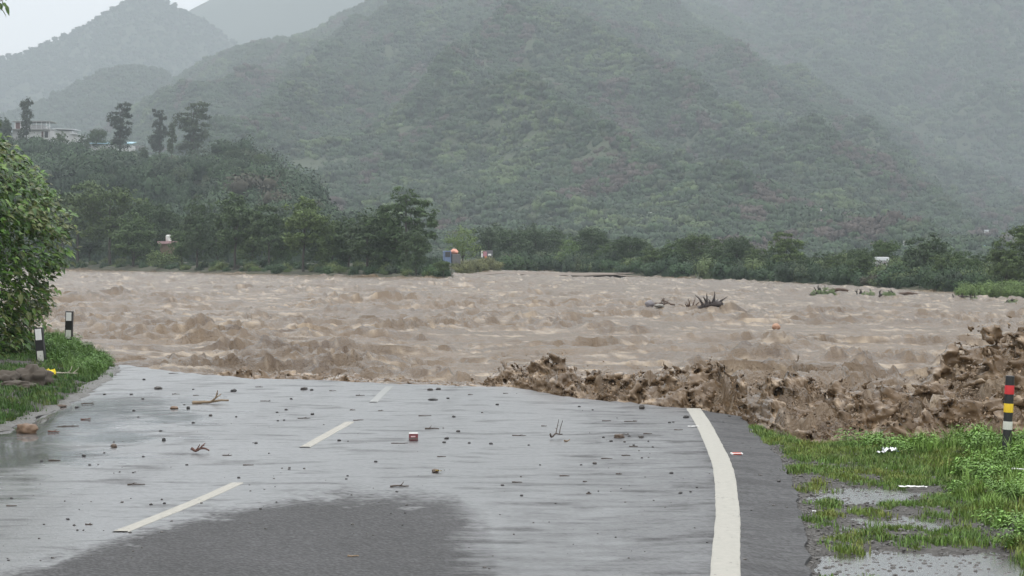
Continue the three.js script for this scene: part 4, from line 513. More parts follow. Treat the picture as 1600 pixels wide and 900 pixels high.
// ---------------------------------------------------------------- heaps, rubbish and driftwood on the left verge
const earth = std(0.08, 0.066, 0.052, 0.85, { bumpMap: soilTex.clone(), bumpScale: 0.03 }); earth.bumpMap.repeat.set(3, 3); earth.bumpMap.needsUpdate = true;
function onVerge(px, py, yOf) { let p = onLevel(px, py, 0); for (let k = 0; k < 6; k++) p = onLevel(px, py, yOf(p.x, -p.z)); return p; }
function place(name, g, m, p, label, cat, group, turn = 0) { const o = mesh(name, g, m); o.position.copy(p); o.rotation.y = turn; return tag(o, label, cat, group); }
function lumpy(a, b, c, seed) { const g = rockShape(a, b, c, seed, 0.3, 5), p = g.attributes.position; for (let i = 0; i < p.count; i++) { const x = p.getX(i), y = p.getY(i), z = p.getZ(i), k = 1 + 0.13 * n3(x * 22, y * 22, z * 22 + seed) + 0.07 * n3(x * 55, y * 55, z * 55); p.setXYZ(i, x * k, y * k, z * k); } g.computeVertexNormals(); return g; }
place('mud_heap', lumpy(0.22, 0.17, 0.2, 12), earth, onVerge(48, 604, vergeLeftY).add(V3(0, 0.08, 0)), 'lumpy heap of grey-brown mud at the foot of the striped post', 'mud heap');
place('mud_heap', lumpy(0.15, 0.1, 0.14, 15), earth, onVerge(9, 600, vergeLeftY).add(V3(0, 0.05, 0)), 'smaller rounded mud heap at the left frame edge', 'mud heap');
place('mud_heap', lumpy(0.2, 0.06, 0.16, 19), earth, onVerge(28, 606, vergeLeftY).add(V3(0, 0.02, 0)), 'low flat mud heap between the two taller heaps', 'mud heap');
function crumple(w, h, seed, nx = 9, ny = 5, amp = 0.3) { const S = new Soup(), id = []; for (let j = 0; j <= ny; j++) for (let i = 0; i <= nx; i++) { const u = i / nx - 0.5, v = j / ny - 0.5; id.push(S.v(u * w + 0.12 * w * n2(v * 3 + seed, u * 2), Math.abs(amp * w * n2(u * 3.3 + seed, v * 3.3)) + 0.012, v * h + 0.1 * h * n2b(u * 4, seed), 0, 1, 0, 1, 1, 1, u, v)); } for (let j = 0; j < ny; j++) for (let i = 0; i < nx; i++) { const a = j * (nx + 1) + i; S.tri(id[a], id[a + nx + 1], id[a + 1]); S.tri(id[a + 1], id[a + nx + 1], id[a + nx + 2]); } return S.geo(false); }
const sheet = (r, g, b, k = 0.35) => std(r, g, b, k, { side: THREE.DoubleSide });
place('yellow_wrapper', (() => { const g = crumple(0.12, 0.1, 3, 9, 6, 0.5); g.rotateX(0.9); return g; })(), sheet(0.85, 0.68, 0.02), onVerge(79, 590, vergeLeftY).add(V3(0, 0.05, 0)), 'crumpled bright yellow wrapper at the foot of the striped post', 'wrapper', null, 0.6);
const wetWood = std(0.06, 0.042, 0.03, 0.55), paleWood = std(0.22, 0.16, 0.1, 0.7), redWood = std(0.11, 0.05, 0.035, 0.6), bone = std(0.4, 0.36, 0.29, 0.7);
function stick(L, R, seed, forks = 1, rise = 0.3) { const r = rngOf(seed), list = [], pts = []; for (let k = 0; k <= 4; k++) pts.push(V3((k / 4 - 0.5) * L, R * 0.8 + r() * R * 2 * rise, (r() - 0.5) * L * 0.12)); list.push(limb(pts, R, R * 0.5, 6, 0.12, seed)); for (let f = 0; f < forks; f++) { const t = 0.3 + 0.5 * r(), q = pts[Math.round(t * 4)].clone(); list.push(limb([q, q.clone().add(V3(L * 0.12, R + L * 0.05 * rise, (r() - 0.5) * L * 0.2)), q.clone().add(V3(L * (0.2 + 0.1 * r()), R * 1.5 + L * rise * 0.3 * r(), (r() - 0.5) * L * 0.4))], R * 0.6, R * 0.25, 5, 0.1, seed + f)); } return join(list); }
place('forked_stick', stick(0.3, 0.012, 71, 2, 1.2), bone, onVerge(105, 588, vergeLeftY).add(V3(0, 0.02, 0)), 'pale forked stick among the grass right of the yellow wrapper', 'stick', null, 0.7);
place('dry_stick', stick(0.16, 0.01, 74, 0, 0.5), bone, onVerge(119, 588, vergeLeftY).add(V3(0, 0.02, 0)), 'short pale stick at the right of the forked stick', 'stick', null, -0.4);
{ // water-worn concrete lip along the left road edge
  const S = new Soup(); let last = null; for (let k = 0; k <= 90; k++) { const d = lerp(12, 27.6, k / 90), x0 = tarLeft(d) + 0.02 + 0.05 * n2(d * 2.3, 5), w = 0.12 + 0.07 * n2b(d * 1.7, 3), row = [[0, 0.004], [0.03, 0.03 + 0.02 * n2(d * 5, 1)], [w, 0.03 + 0.018 * n2(d * 4, 7)], [w + 0.05, 0.004]].map(([o, h]) => S.v(x0 - 0.1 + o, roadY(x0, d) + h, -d, 0, 1, 0, 1, 1, 1, o, d)); if (last) for (let i = 0; i < 3; i++) { S.tri(last[i], last[i + 1], row[i]); S.tri(last[i + 1], row[i + 1], row[i]); } last = row; }
  tag(mesh('kerb', S.geo(false), std(0.075, 0.07, 0.06, 0.4, { bumpMap: earth.bumpMap, bumpScale: 0.02 })), 'broken low kerb along the left road edge', 'kerb', null, 'structure');
}

// ---------------------------------------------------------------- stones, sticks and litter on the road
const onRoad = (px, py) => { let p = onLevel(px, py, 0); p = onLevel(px, py, roadY(p.x, -p.z)); return p; };
const stoneMats = [std(0.03, 0.028, 0.027, 0.4), std(0.05, 0.043, 0.038, 0.45), std(0.1, 0.07, 0.05, 0.5), std(0.16, 0.1, 0.06, 0.55)];
function stone(px, py, wpx, m, label, group, tall = 0.5, boxy = 0) { const p = onRoad(px, py), s = -p.z / FOCAL * wpx / 2, g = rockShape(s, s * tall, s * 0.75, px * 0.13 + py, 0.2, wpx > 14 ? 3 : 2, boxy); p.y += s * tall * 0.55; return place('stone', g, stoneMats[m], p, label, 'stone', group, px); }
const bigStone = stone(43, 676, 34, 3, 'large square-edged tan stone on the road at the left', null, 0.52, 0.7); bigStone.name = 'square_stone';
stone(95, 636, 18, 2, 'flat brown stone at the road edge below the grass', null, 0.32);
stone(120, 637, 7, 0, 'small dark stone right of the flat brown stone', null, 0.45);
stone(272, 639, 17, 3, 'orange-brown flat stone left of the driftwood branch', null, 0.35);
stone(294, 639, 7, 0, 'dark square stone between the orange-brown stone and the branch', null, 0.8, 0.5);
stone(247, 608, 16, 1, 'flat dark stone near the water above the driftwood branch', null, 0.35);
stone(178, 699, 13, 2, 'reddish lump of stone on the left lane', null, 0.6);
stone(256, 689, 7, 0, 'black cube-shaped stone right of the reddish lump', null, 0.9, 0.5);
stone(475, 609, 11, 1, 'brown stone on the road close to the water, left of the lane dash', null, 0.5, 0.4);
stone(677, 625, 21, 0, 'long flat black stone near the water, right of the centre line', null, 0.2);
stone(680, 738, 15, 2, 'dark lump with yellow stain in the middle of the right lane', null, 0.5);
stone(967, 684, 15, 2, 'brown block-like stone among the litter on the right lane', null, 0.5, 0.6);
stone(1003, 639, 10, 1, 'dark lump at the water edge left of the white line', null, 0.9);
stone(1072, 653, 11, 0, 'black lump touching the top of the white edge line', null, 0.5);
stone(1063, 771, 8, 0, 'dark stone alone left of the white edge line', null, 0.5);
stone(1217, 753, 8, 0, 'dark stone on the tar right of the white line', null, 0.6);
const landmarks = [[329, 630, 'the driftwood branch'], [43, 672, 'the large square-edged stone'], [178, 699, 'the reddish lump of stone'], [313, 707, 'the reddish twig bundle'], [290, 790, 'the nearest lane dash'], [512, 680, 'the middle lane dash'], [596, 617, 'the faded farthest lane dash'], [646, 684, 'the red drink carton'], [677, 624, 'the long flat black stone'], [560, 810, 'the dull patch of tar'], [680, 737, 'the dark lump with the yellow leaf'], [868, 680, 'the dark forked twig'], [967, 683, 'the brown block-like stone'], [1115, 700, 'the white edge line'], [1003, 638, 'the dark lump at the water edge'], [20, 790, 'the left frame edge'], [247, 607, 'the flat dark stone close to the water'], [475, 609, 'the brown stone close to the water'], [213, 757, 'the thin straight stick above the nearest dash'], [1063, 770, 'the lone dark stone by the edge line']];
const beside = (px, py) => landmarks.map((l) => [Math.hypot(l[0] - px, (l[1] - py) * 2.5), l]).sort((a, b) => a[0] - b[0])[0][1];
const compass = (px, py, l) => Math.abs(px - l[0]) > Math.abs(py - l[1]) * 2.5 ? (px < l[0] ? 'left of' : 'right of') : (py < l[1] ? 'behind' : 'in front of');
const near = (what, px, py) => { const l = beside(px, py); return `${what} ${compass(px, py, l)} ${l[2]}`; };
for (const [x, y, w, m] of [[225, 594, 6, 0], [288, 633, 4, 0], [163, 617, 5, 0], [302, 609, 4, 0], [223, 624, 5, 0], [205, 617, 5, 0], [209, 642, 6, 0], [216, 652, 4, 0], [365, 612, 10, 0], [329, 650, 7, 1], [369, 652, 5, 0], [302, 661, 5, 0], [251, 674, 5, 0], [178, 691, 4, 0], [65, 721, 6, 0], [131, 713, 8, 0], [140, 727, 5, 0], [292, 727, 5, 0], [224, 714, 5, 0], [163, 708, 4, 0], [187, 738, 4, 0], [208, 739, 4, 0], [236, 789, 6, 0], [373, 747, 6, 0], [253, 781, 5, 0], [257, 787, 5, 0], [106, 812, 6, 0], [121, 829, 5, 0], [18, 779, 6, 0], [400, 693, 6, 0], [447, 641, 6, 0], [433, 645, 5, 0], [488, 648, 7, 0], [455, 624, 5, 0], [434, 658, 4, 0], [444, 657, 4, 0], [530, 689, 7, 0], [487, 610, 6, 0], [672, 610, 9, 1], [685, 609, 8, 1], [700, 623, 5, 0], [733, 693, 6, 0], [694, 692, 6, 0], [767, 694, 6, 0], [716, 675, 7, 0], [698, 686, 8, 0], [709, 652, 7, 0], [777, 633, 6, 0], [587, 722, 6, 0], [620, 769, 5, 0], [432, 785, 4, 0], [407, 796, 6, 0], [785, 759, 6, 0], [541, 749, 4, 0], [543, 744, 4, 0], [611, 803, 4, 0], [633, 802, 4, 0], [629, 821, 4, 0], [826, 696, 4, 0], [905, 636, 5, 0], [926, 641, 4, 0], [943, 684, 5, 0], [1002, 684, 8, 1], [983, 682, 5, 0], [1049, 740, 7, 0], [1079, 769, 5, 0], [1003, 716, 4, 0], [908, 727, 4, 0], [929, 725, 8, 1], [815, 775, 6, 0], [844, 727, 4, 0], [868, 787, 4, 0], [1089, 762, 4, 0], [935, 768, 4, 0], [920, 770, 5, 0], [962, 840, 4, 0], [1105, 848, 4, 0], [1174, 798, 4, 0], [955, 690, 6, 0], [990, 696, 4, 0], [1013, 690, 4, 0], [1020, 699, 4, 0], [976, 691, 5, 1], [1046, 661, 5, 0], [1052, 660, 4, 0], [1140, 651, 5, 0], [1130, 660, 4, 0]]) stone(x, y, w, m, near('small dark stone', x, y), near('small stones', x, y), 0.55, (x + y) % 3 ? 0 : 0.4);
function stickAt(px, py, wpx, R, m, label, group, forks = 1, turn = 0, rise = 0.4, name = 'stick') { const p = onRoad(px, py), s = -p.z / FOCAL, L = wpx * s / Math.max(0.35, Math.cos(turn)); p.y -= 0.002; return place(name, stick(L, R, Math.round(px * 3 + py), forks, rise), m, p, label, 'stick', group, turn); }
stickAt(329, 631, 56, 0.019, paleWood, 'long pale brown driftwood branch with a fork on the left lane', null, 3, 0.12, 0.9, 'driftwood_branch');
stickAt(313, 708, 28, 0.013, redWood, 'reddish twig bundle with upturned ends on the left lane', null, 4, 0.1, 1.4, 'twig_bundle');
stickAt(85, 720, 18, 0.006, wetWood, 'thin straight stick at the left between the dark stone and the frame edge', null, 0, 0.2);
stickAt(213, 758, 26, 0.006, wetWood, 'thin straight stick above the near lane dash', null, 1, 0.3);
stickAt(624, 761, 29, 0.008, wetWood, 'bent dark stick just above the dull patch of tar', null, 1, 0.1);
stickAt(552, 870, 18, 0.006, paleWood, 'yellowish stick lying on the dull patch of tar', null, 0, -0.1);
stickAt(868, 686, 20, 0.009, wetWood, 'dark forked twig standing up on the right lane', null, 3, 0.9, 3.2, 'forked_twig');
stickAt(886, 690, 9, 0.008, paleWood, 'pale curled wood chip beside the forked twig', null, 0, 0.9, 0.8, 'wood_chip');
stickAt(675, 671, 22, 0.008, wetWood, 'dark stick just behind the red carton', null, 1, 0.15);
stickAt(137, 632, 19, 0.008, wetWood, 'dark stick right of the flat brown stone', null, 1, 0.1);
stickAt(134, 656, 15, 0.008, redWood, 'reddish stick above the large square stone', null, 1, 0.2);
stickAt(84, 676, 18, 0.01, redWood, 'reddish stick right beside the large square stone', null, 1, 0.05);
for (const [x, y, w, t] of [[271, 584, 15, 0], [275, 616, 12, 0.1], [306, 618, 9, 0], [111, 666, 24, 0.1], [97, 667, 14, 0], [18, 791, 17, -0.1], [139, 820, 11, 0], [355, 712, 15, 0], [388, 727, 16, 0.1], [405, 605, 12, 0], [415, 627, 16, 0.1], [520, 611, 11, 0], [475, 654, 20, 0], [563, 618, 14, 0.1], [560, 657, 16, 0.2], [551, 641, 9, 0], [595, 642, 8, 0], [664, 650, 20, 0], [735, 617, 8, 0], [790, 615, 8, 0], [690, 714, 14, 0], [624, 693, 26, 0], [975, 679, 16, 0], [1012, 678, 14, 0], [948, 717, 18, 0.1], [978, 712, 14, 0], [967, 741, 10, 0], [914, 753, 7, 0], [882, 744, 15, 0], [808, 754, 16, 0], [920, 772, 8, 0], [990, 698, 14, 0.1], [1090, 667, 8, 0], [948, 658, 14, 0.3], [985, 659, 20, 0], [1060, 672, 14, 0.1], [850, 666, 9, 0], [811, 681, 22, 0], [700, 843, 0, 0]]) if (w) stickAt(x, y, w, 0.005, wetWood, near('short thin stick', x, y), near('short sticks', x, y), x % 2, t, 0.3);
{ // litter
  const p = onRoad(646, 688), s = -p.z / FOCAL, g = base('drink_carton', p, 0.12); tag(g, 'small red drink carton with white lid standing on the road', 'carton');
  const w = 14 * s, h = 11.5 * s; mesh('body', box(w, h, w * 0.6, 0, h / 2, 0, 0.004), std(0.16, 0.03, 0.035, 0.5), g); mesh('lid', box(w * 1.03, h * 0.14, w * 0.64, 0, h * 0.96, 0, 0.003), white, g); mesh('band', box(w * 1.012, h * 0.28, w * 0.612, 0, h * 0.24, 0, 0.003), std(0.1, 0.08, 0.07, 0.5), g); mesh('print', box(w * 0.5, h * 0.16, 0.002, -w * 0.05, h * 0.55, w * 0.305), std(0.6, 0.45, 0.45, 0.5), g);
  const q = onRoad(1151, 710), k = base('cigarette_packet', q, 0.05); tag(k, 'flat red and white packet right of the white edge line', 'packet'); const ws = 18 * -q.z / FOCAL; mesh('wrapper', box(ws, 0.012, 0.075, 0, 0.007, 0, 0.004), white, k); mesh('red_panel', box(ws * 0.74, 0.002, 0.05, 0, 0.0138, 0), std(0.45, 0.05, 0.03, 0.4), k); mesh('front_panel', box(ws * 0.7, 0.007, 0.002, 0, 0.006, 0.0382), std(0.45, 0.05, 0.03, 0.4), k);
  const paper = sheet(0.75, 0.75, 0.74, 0.5);
  const flat = (px, py, wpx, amp, label, seed, yOf, hh = 0.07) => { const P = yOf ? onVerge(px, py, yOf) : onRoad(px, py); P.y -= 0.006; return place('paper_scrap', crumple(wpx * -P.z / FOCAL, hh, seed, 8, 4, amp), paper, P, label, 'litter'); };
  flat(1083, 667, 16, 0.03, 'thin white scrap just left of the white edge line', 4); flat(1390, 733, 22, 0.05, 'pale narrow scrap in the grass below the white plastic bag', 5, vergeRightY, 0.03); flat(1426, 762, 40, 0.06, 'long white scrap lying at the puddle in the verge', 6, vergeRightY, 0.06); flat(1376, 788, 7, 0.2, 'tiny pale scrap between the two upper puddles', 7, vergeRightY, 0.04); flat(1250, 691, 8, 0.2, 'tiny white scrap on the grass at the river edge', 9, vergeRightY, 0.04); flat(1272, 800, 6, 0.2, 'tiny pale scrap at the tar edge', 10, vergeRightY, 0.03);
  const P = onVerge(1390, 713, vergeRightY), b = base('plastic_bag', P, 0.2); tag(b, 'crumpled white plastic bag with a blue and yellow end on the grass', 'plastic bag');
  const A = crumple(0.11, 0.08, 21, 9, 6, 0.55); A.translate(0.0, 0.02, 0); mesh('white_film', A, sheet(0.78, 0.8, 0.82), b); const A2 = crumple(0.08, 0.04, 23, 8, 4, 0.25); A2.translate(-0.075, 0.02, 0.01); mesh('white_flap', A2, sheet(0.78, 0.8, 0.82), b); const B = crumple(0.045, 0.05, 27, 6, 4, 0.5); B.translate(0.06, 0.02, 0.02); mesh('blue_print', B, sheet(0.06, 0.12, 0.4), b); const Cc = crumple(0.025, 0.05, 29, 5, 4, 0.7); Cc.translate(0.088, 0.022, 0.02); mesh('yellow_print', Cc, sheet(0.7, 0.6, 0.25), b);
  const wpt = onVerge(1592, 752, vergeRightY); place('white_cane', (() => { const g = limb([V3(-0.05, 0.05, 0), V3(0.05, 0.042, 0), V3(0.2, 0.02, 0)], 0.006, 0.005, 6); return g; })(), white, wpt.add(V3(0, 0.04, 0)), 'thin white cane lying in the weeds at the right edge', 'cane');
  place('dead_leaf', crumple(0.09, 0.06, 33, 7, 4, 0.12), sheet(0.06, 0.03, 0.02), onVerge(1478, 890, vergeRightY).add(V3(0, 0.002, 0)), 'dark red-brown leaf lying in the near puddle', 'leaf');
  place('dead_leaf', crumple(0.05, 0.03, 35, 6, 4, 0.3), sheet(0.3, 0.2, 0.02), onRoad(686, 739), 'yellow leaf stuck to the dark lump in the right lane', 'leaf');
}

// ---------------------------------------------------------------- things stranded in the flood
const onRiver = (px, py) => { let d = 60; for (let k = 0; k < 50; k++) { const x = (px - 800) / FOCAL * d; d = lerp(d, clamp(-onLevel(px, py, riverLevel(x, d)).z, 15, 310), 0.5); } const x = (px - 800) / FOCAL * d; return V3(x, Math.max(riverLevel(x, d), riverY(x, d)[0]) + 0.04, -d); };
function rootStump(px, py, wpx, hpx, seed, m, label) { const p = onRiver(px, py), s = -p.z / FOCAL, r = rngOf(seed), W = wpx * s, H = hpx * s, g = base('root_stump', p); tag(g, label, 'root stump'); mesh('butt', limb([V3(-W * 0.5, -0.15, -0.3), V3(0, H * 0.1, 0), V3(W * 0.45, H * 0.08, 0.1)], H * 0.28, H * 0.2, 8, 0.12, seed), m, g); for (let k = 0; k < 11; k++) { const a = lerp(-0.8, 0.95, k / 10) + (r() - 0.5) * 0.7, L = H * (0.35 + r() * 0.65), x0 = (lerp(-0.3, 0.3, k / 10) + (r() - 0.5) * 0.15) * W; mesh('root', limb([V3(x0, 0, 0), V3(x0 + Math.sin(a) * L * 0.5, H * 0.15 + Math.cos(a) * L * 0.5, (r() - 0.5) * 0.2), V3(x0 + Math.sin(a) * L * 1.1, H * 0.1 + Math.cos(a) * L, (r() - 0.5) * 0.3)], H * (0.07 + r() * 0.06), H * 0.02, 6, 0.15, seed + k), m, g); } return g; }
const rootMat = std(0.035, 0.026, 0.024, 0.7), rootBrown = std(0.075, 0.045, 0.03, 0.7);
rootStump(1112, 490, 38, 22, 5, rootMat, 'black spiky tree root stump stranded in the flood');
rootStump(1079, 487, 20, 18, 8, rootBrown, 'brown spiky root stump left of the black one');
{ const P = onRiver(1035, 482), g = base('driftwood_tangle', P); tag(g, 'low tangled brown driftwood left of the brown root stump', 'driftwood'); for (let k = 0; k < 5; k++) { const b = mesh('branch', stick(0.45 + (k % 3) * 0.2, 0.035, 400 + k, 2, 0.8), rootBrown, g); b.position.set(-0.3 + k * 0.12, 0.02 + k * 0.03, k * 0.05); b.rotation.set(0, k * 0.9 - 1.2, 0.12 * (k - 2)); } }
{
  const p = onRiver(1015, 487); place('grey_boulder', rockShape(0.16, 0.13, 0.14, 41, 0.2, 3), std(0.16, 0.15, 0.16, 0.6), p.add(V3(0, 0.05, 0)), 'grey boulder beside the tangled driftwood in the flood', 'boulder');
  place('grey_boulder', rockShape(0.17, 0.07, 0.14, 43, 0.2, 3), std(0.2, 0.19, 0.17, 0.6), onRiver(1030, 488).add(V3(0, 0.05, 0)), 'flat pale boulder at the foot of the tangled driftwood', 'boulder');
  place('orange_buoy', rockShape(0.11, 0.09, 0.11, 45, 0.12, 3), std(0.34, 0.19, 0.12, 0.6), onRiver(1213, 518).add(V3(0, 0.06, 0)), 'pale orange rounded lump floating in the flood', 'float');
  const branchy = (px, py, wpx, hpx, seed, leaves, label) => { const p = onRiver(px, py), s = -p.z / FOCAL, W = wpx * s, H = hpx * s, r = rngOf(seed), g = base('stranded_branch', p); tag(g, label, 'branch', 'leafy branches stranded in the flood'); const list = [limb([V3(-W * 0.5, -0.1, 0), V3(0, 0.1, 0), V3(W * 0.5, 0, 0)], 0.07, 0.03, 6, 0.1, seed)]; for (let k = 0; k < 6; k++) { const x = (r() - 0.5) * W; list.push(limb([V3(x, 0, 0), V3(x - 0.05, H * 0.4, 0), V3(x - (r() - 0.2) * 0.3, H * (0.5 + 0.5 * r()), 0.1)], 0.05, 0.02, 5, 0.1, seed + k)); } mesh('limbs', join(list), rootMat, g); const S = new Soup(); for (let k = 0; k < leaves; k++) { const x = (r() ** 0.8 - 0.35) * W * 0.85, y = r() * r() * H * 0.75, t = 0.7 + r() * 0.6; leafQuad(S, V3(x, y, (r() - 0.5) * 0.8), V3(0, 0.6, 0.8), 0.16, r, [0.085 * t, 0.12 * t, 0.045 * t]); } mesh('leaves', S.geo(), leafMat, g); };
  branchy(1280, 463, 44, 17, 61, 420, 'leafy green branch with upright dark stubs stranded in the flood'); branchy(1352, 464, 26, 13, 63, 160, 'thin leafy branch stranded right of the green one'); branchy(1385, 468, 24, 8, 65, 140, 'low tuft of leaves right of the thin stranded branch'); branchy(1505, 470, 40, 9, 67, 30, 'bare brown branch stranded near the grassy islet'); branchy(1578, 475, 20, 8, 69, 120, 'low green tuft at the right edge of the flood');
  const driftAt = [[1420, 462, 30, 'floating log left of the bare stranded branch'], [1312, 462, 26, 'floating log between the two leafy stranded branches'], [1340, 448, 30, 'floating log close to the far right bank']]; driftAt.forEach(([px, py, w, label], k) => { const P = onRiver(px, py); place('drift_log', limb([V3(-w * 0.5 * -P.z / FOCAL, 0.05, 0), V3(0, 0.12, 0.1), V3(w * 0.5 * -P.z / FOCAL, 0.04, 0)], 0.12, 0.07, 7, 0.15, k + 3), rootBrown, P, label, 'log', 'logs floating in the flood'); });
  // grassy islet at the right, and the gravel bar in the middle distance
  const islet = onRiver(1600, 467), S = new Soup(), r = rngOf(77); const gi = rockShape(4.6, 0.5, 1.6, 52, 0.15, 4); const im = mesh('ground_islet', gi, bankMat); im.position.copy(islet); im.position.y -= 0.1; tag(im, 'small grassy islet at the right edge of the flood', 'islet', null, 'structure');
  const tufts = []; for (let k = 0; k < 260; k++) { const a = r() * 6.28, q = Math.sqrt(r()); tufts.push([islet.x + Math.cos(a) * q * 4.3, islet.y + 0.2 * (1 - q), islet.z + Math.sin(a) * q * 1.4, 0.35 + r() * 0.3, [0.11, 0.17, 0.05]]); } forest('grass_islet', 'bright grass and bushes on the islet at the right', nearClumps, tufts, 78);
  const bar = onRiver(845, 430); const bm = mesh('ground_gravel_bar', rockShape(9, 0.35, 5, 57, 0.3, 4), std(0.17, 0.14, 0.115, 0.9, { bumpMap: soilTex, bumpScale: 0.2 })); bm.position.copy(bar); bm.position.y -= 0.12; tag(bm, 'low brown gravel bar in the middle of the river', 'gravel bar', null, 'structure');
  const bush = []; for (let k = 0; k < 40; k++) { const P = bankSpot(bankEdgeRight, 712 + r() * 65, 1 + r() * 3); bush.push([P.x, P.y - 0.1, P.z, 0.5 + r() * 0.5, [0.14, 0.15, 0.06]]); } forest('grass_strip_far', 'pale yellow-green reeds on the far bank below the truck', nearClumps, bush, 79);
}

// ---------------------------------------------------------------- buildings on the knoll and far roofs
const wallWhite = std(0.62, 0.62, 0.62, 0.85), wallPlain = wallWhite, roofMetal = std(0.68, 0.7, 0.72, 0.35), roofBlue = std(0.3, 0.5, 0.6, 0.5), darkOpen = std(0.03, 0.03, 0.035, 0.4), brown = std(0.12, 0.06, 0.055, 0.7), concrete = std(0.3, 0.3, 0.29, 0.9);  // both wall names are the same white material
function building(px0, px1, rowTop, rowFoot, d, deep, name, label) { const K = d / 430, a = at(px0, rowFoot, d), b = at(px1, rowFoot, d), s = 430 / FOCAL, g = base(name, V3((a.x + b.x) / 2, a.y, a.z)); g.scale.setScalar(K); tag(g, label, 'building', 'buildings on the knoll'); return { g, W: (b.x - a.x) / K, H: (rowFoot - rowTop) * s, s, deep, X: (px) => (px - (px0 + px1) / 2) * s, Y: (row) => (rowFoot - row) * s }; }
{
  const h = building(20, 78, 190, 218, knollTop(50), 7, 'white_house', 'two-storey white house behind the ivy-clad tree'), { g, X, Y, s } = h;
  mesh('wall', box(X(78) - X(20), Y(203) + 0.8, 6, 0, (Y(203) - 0.8) / 2, -3), wallWhite, g);
  mesh('floor_slab', box(X(79) - X(19), 0.18, 7.2, 0, Y(203) + 0.09, -2.7), concrete, g);
  mesh('upper_wall', box(X(34) - X(22), Y(190) - Y(203) - 0.18, 5, (X(22) + X(34)) / 2, (Y(190) + Y(203)) / 2 + 0.09, -3), wallWhite, g);
  mesh('upper_wall', box(X(64) - X(34), 1.1, 5, (X(34) + X(64)) / 2, Y(203) + 0.73, -4.4), wallPlain, g);
  mesh('roof', box(X(80) - X(20), 0.15, 6.4, 0, Y(189.5), -3.2), concrete, g);
  for (const px of [40, 48, 56, 64, 72, 77]) mesh('column', box(0.14, Y(189.5) - Y(203) - 0.25, 0.14, X(px), (Y(189.5) + Y(203)) / 2 + 0.05, -0.4), wallWhite, g);
  const up = mesh('window', box(X(30.5) - X(24), Y(191.5) - Y(201), 0.1, X(27.2), Y(196.2), -0.46), brown, g); mesh('pane', box(0.7, 1.0, 0.03, 0, 0, 0.065), darkOpen, up);
  mesh('railing', box(X(64) - X(36), 0.05, 0.05, (X(64) + X(36)) / 2, Y(203) + 0.95, 0.7), concrete, g);
  const wnd = mesh('window', box(0.42, 0.55, 0.1, X(55.3), Y(210), 0.02), wallPlain, g); mesh('pane', box(0.3, 0.42, 0.04, 0, 0, 0.06), darkOpen, wnd);
  for (const [px, m] of [[62, wallPlain], [66.5, brown], [72.5, darkOpen]]) { const dr = mesh('door', box(px > 70 ? 0.75 : 0.42, 1.35, 0.1, X(px), Y(210) - 0.05, 0.02), m, g); mesh('frame', box(0.06, 1.4, 0.06, px > 70 ? 0.41 : 0.25, 0, 0.04), wallWhite, dr); }
  mesh('plinth', box(X(79) - X(19), 1.4, 6.6, 0, -1.1, -2.8), concrete, g);
}
{
  const h = building(82, 126, 199, 225, knollTop(100), 6, 'metal_roof_house', 'white house with a bright metal roof right of the two-storey house'), { g, X, Y } = h;
  mesh('wall', box(X(112) - X(84), Y(204) + 1.4, 5, (X(84) + X(112)) / 2, (Y(204) - 1.4) / 2, -3), wallWhite, g); const rf = box(X(118) - X(82), 0.14, 6.5, (X(82) + X(118)) / 2, Y(202), -2.6); rf.rotateZ(-0.03); mesh('roof', rf, roofMetal, g);
  mesh('side_wall', box(X(125) - X(112), Y(210) + 1.4, 4, (X(112) + X(125)) / 2, (Y(210) - 1.4) / 2, -2.2), wallWhite, g); const rf2 = box(X(127) - X(108), 0.12, 5.2, (X(108) + X(127)) / 2, Y(208), -1.9); rf2.rotateZ(-0.12); mesh('side_roof', rf2, roofMetal, g);
  const w = mesh('window', box(0.5, 0.6, 0.1, X(119), Y(216), -0.18), wallPlain, g); mesh('pane', box(0.36, 0.46, 0.04, 0, 0, 0.06), darkOpen, w); mesh('door', box(0.5, 1.3, 0.1, X(92), Y(214), -0.48), brown, g);
}
{
  const h = building(138, 208, 222, 238, knollTop(170) - 1, 5, 'blue_roof_house', 'long low white building with a pale blue roof'), { g, X, Y } = h;
  mesh('wall', box(X(206) - X(143), Y(227) + 1.2, 4, (X(143) + X(206)) / 2, (Y(227) - 1.2) / 2, -2), wallWhite, g); const rf = box(X(208) - X(140), 0.12, 5, (X(140) + X(208)) / 2, Y(224), -1.9); rf.rotateX(0.12); mesh('roof', rf, roofBlue, g);
  for (const px of [149, 162, 176, 197]) { const w = mesh('window', box(0.6, 0.5, 0.08, X(px), Y(231), 0.02), wallPlain, g); mesh('pane', box(0.46, 0.38, 0.04, 0, 0, 0.05), darkOpen, w); }
}
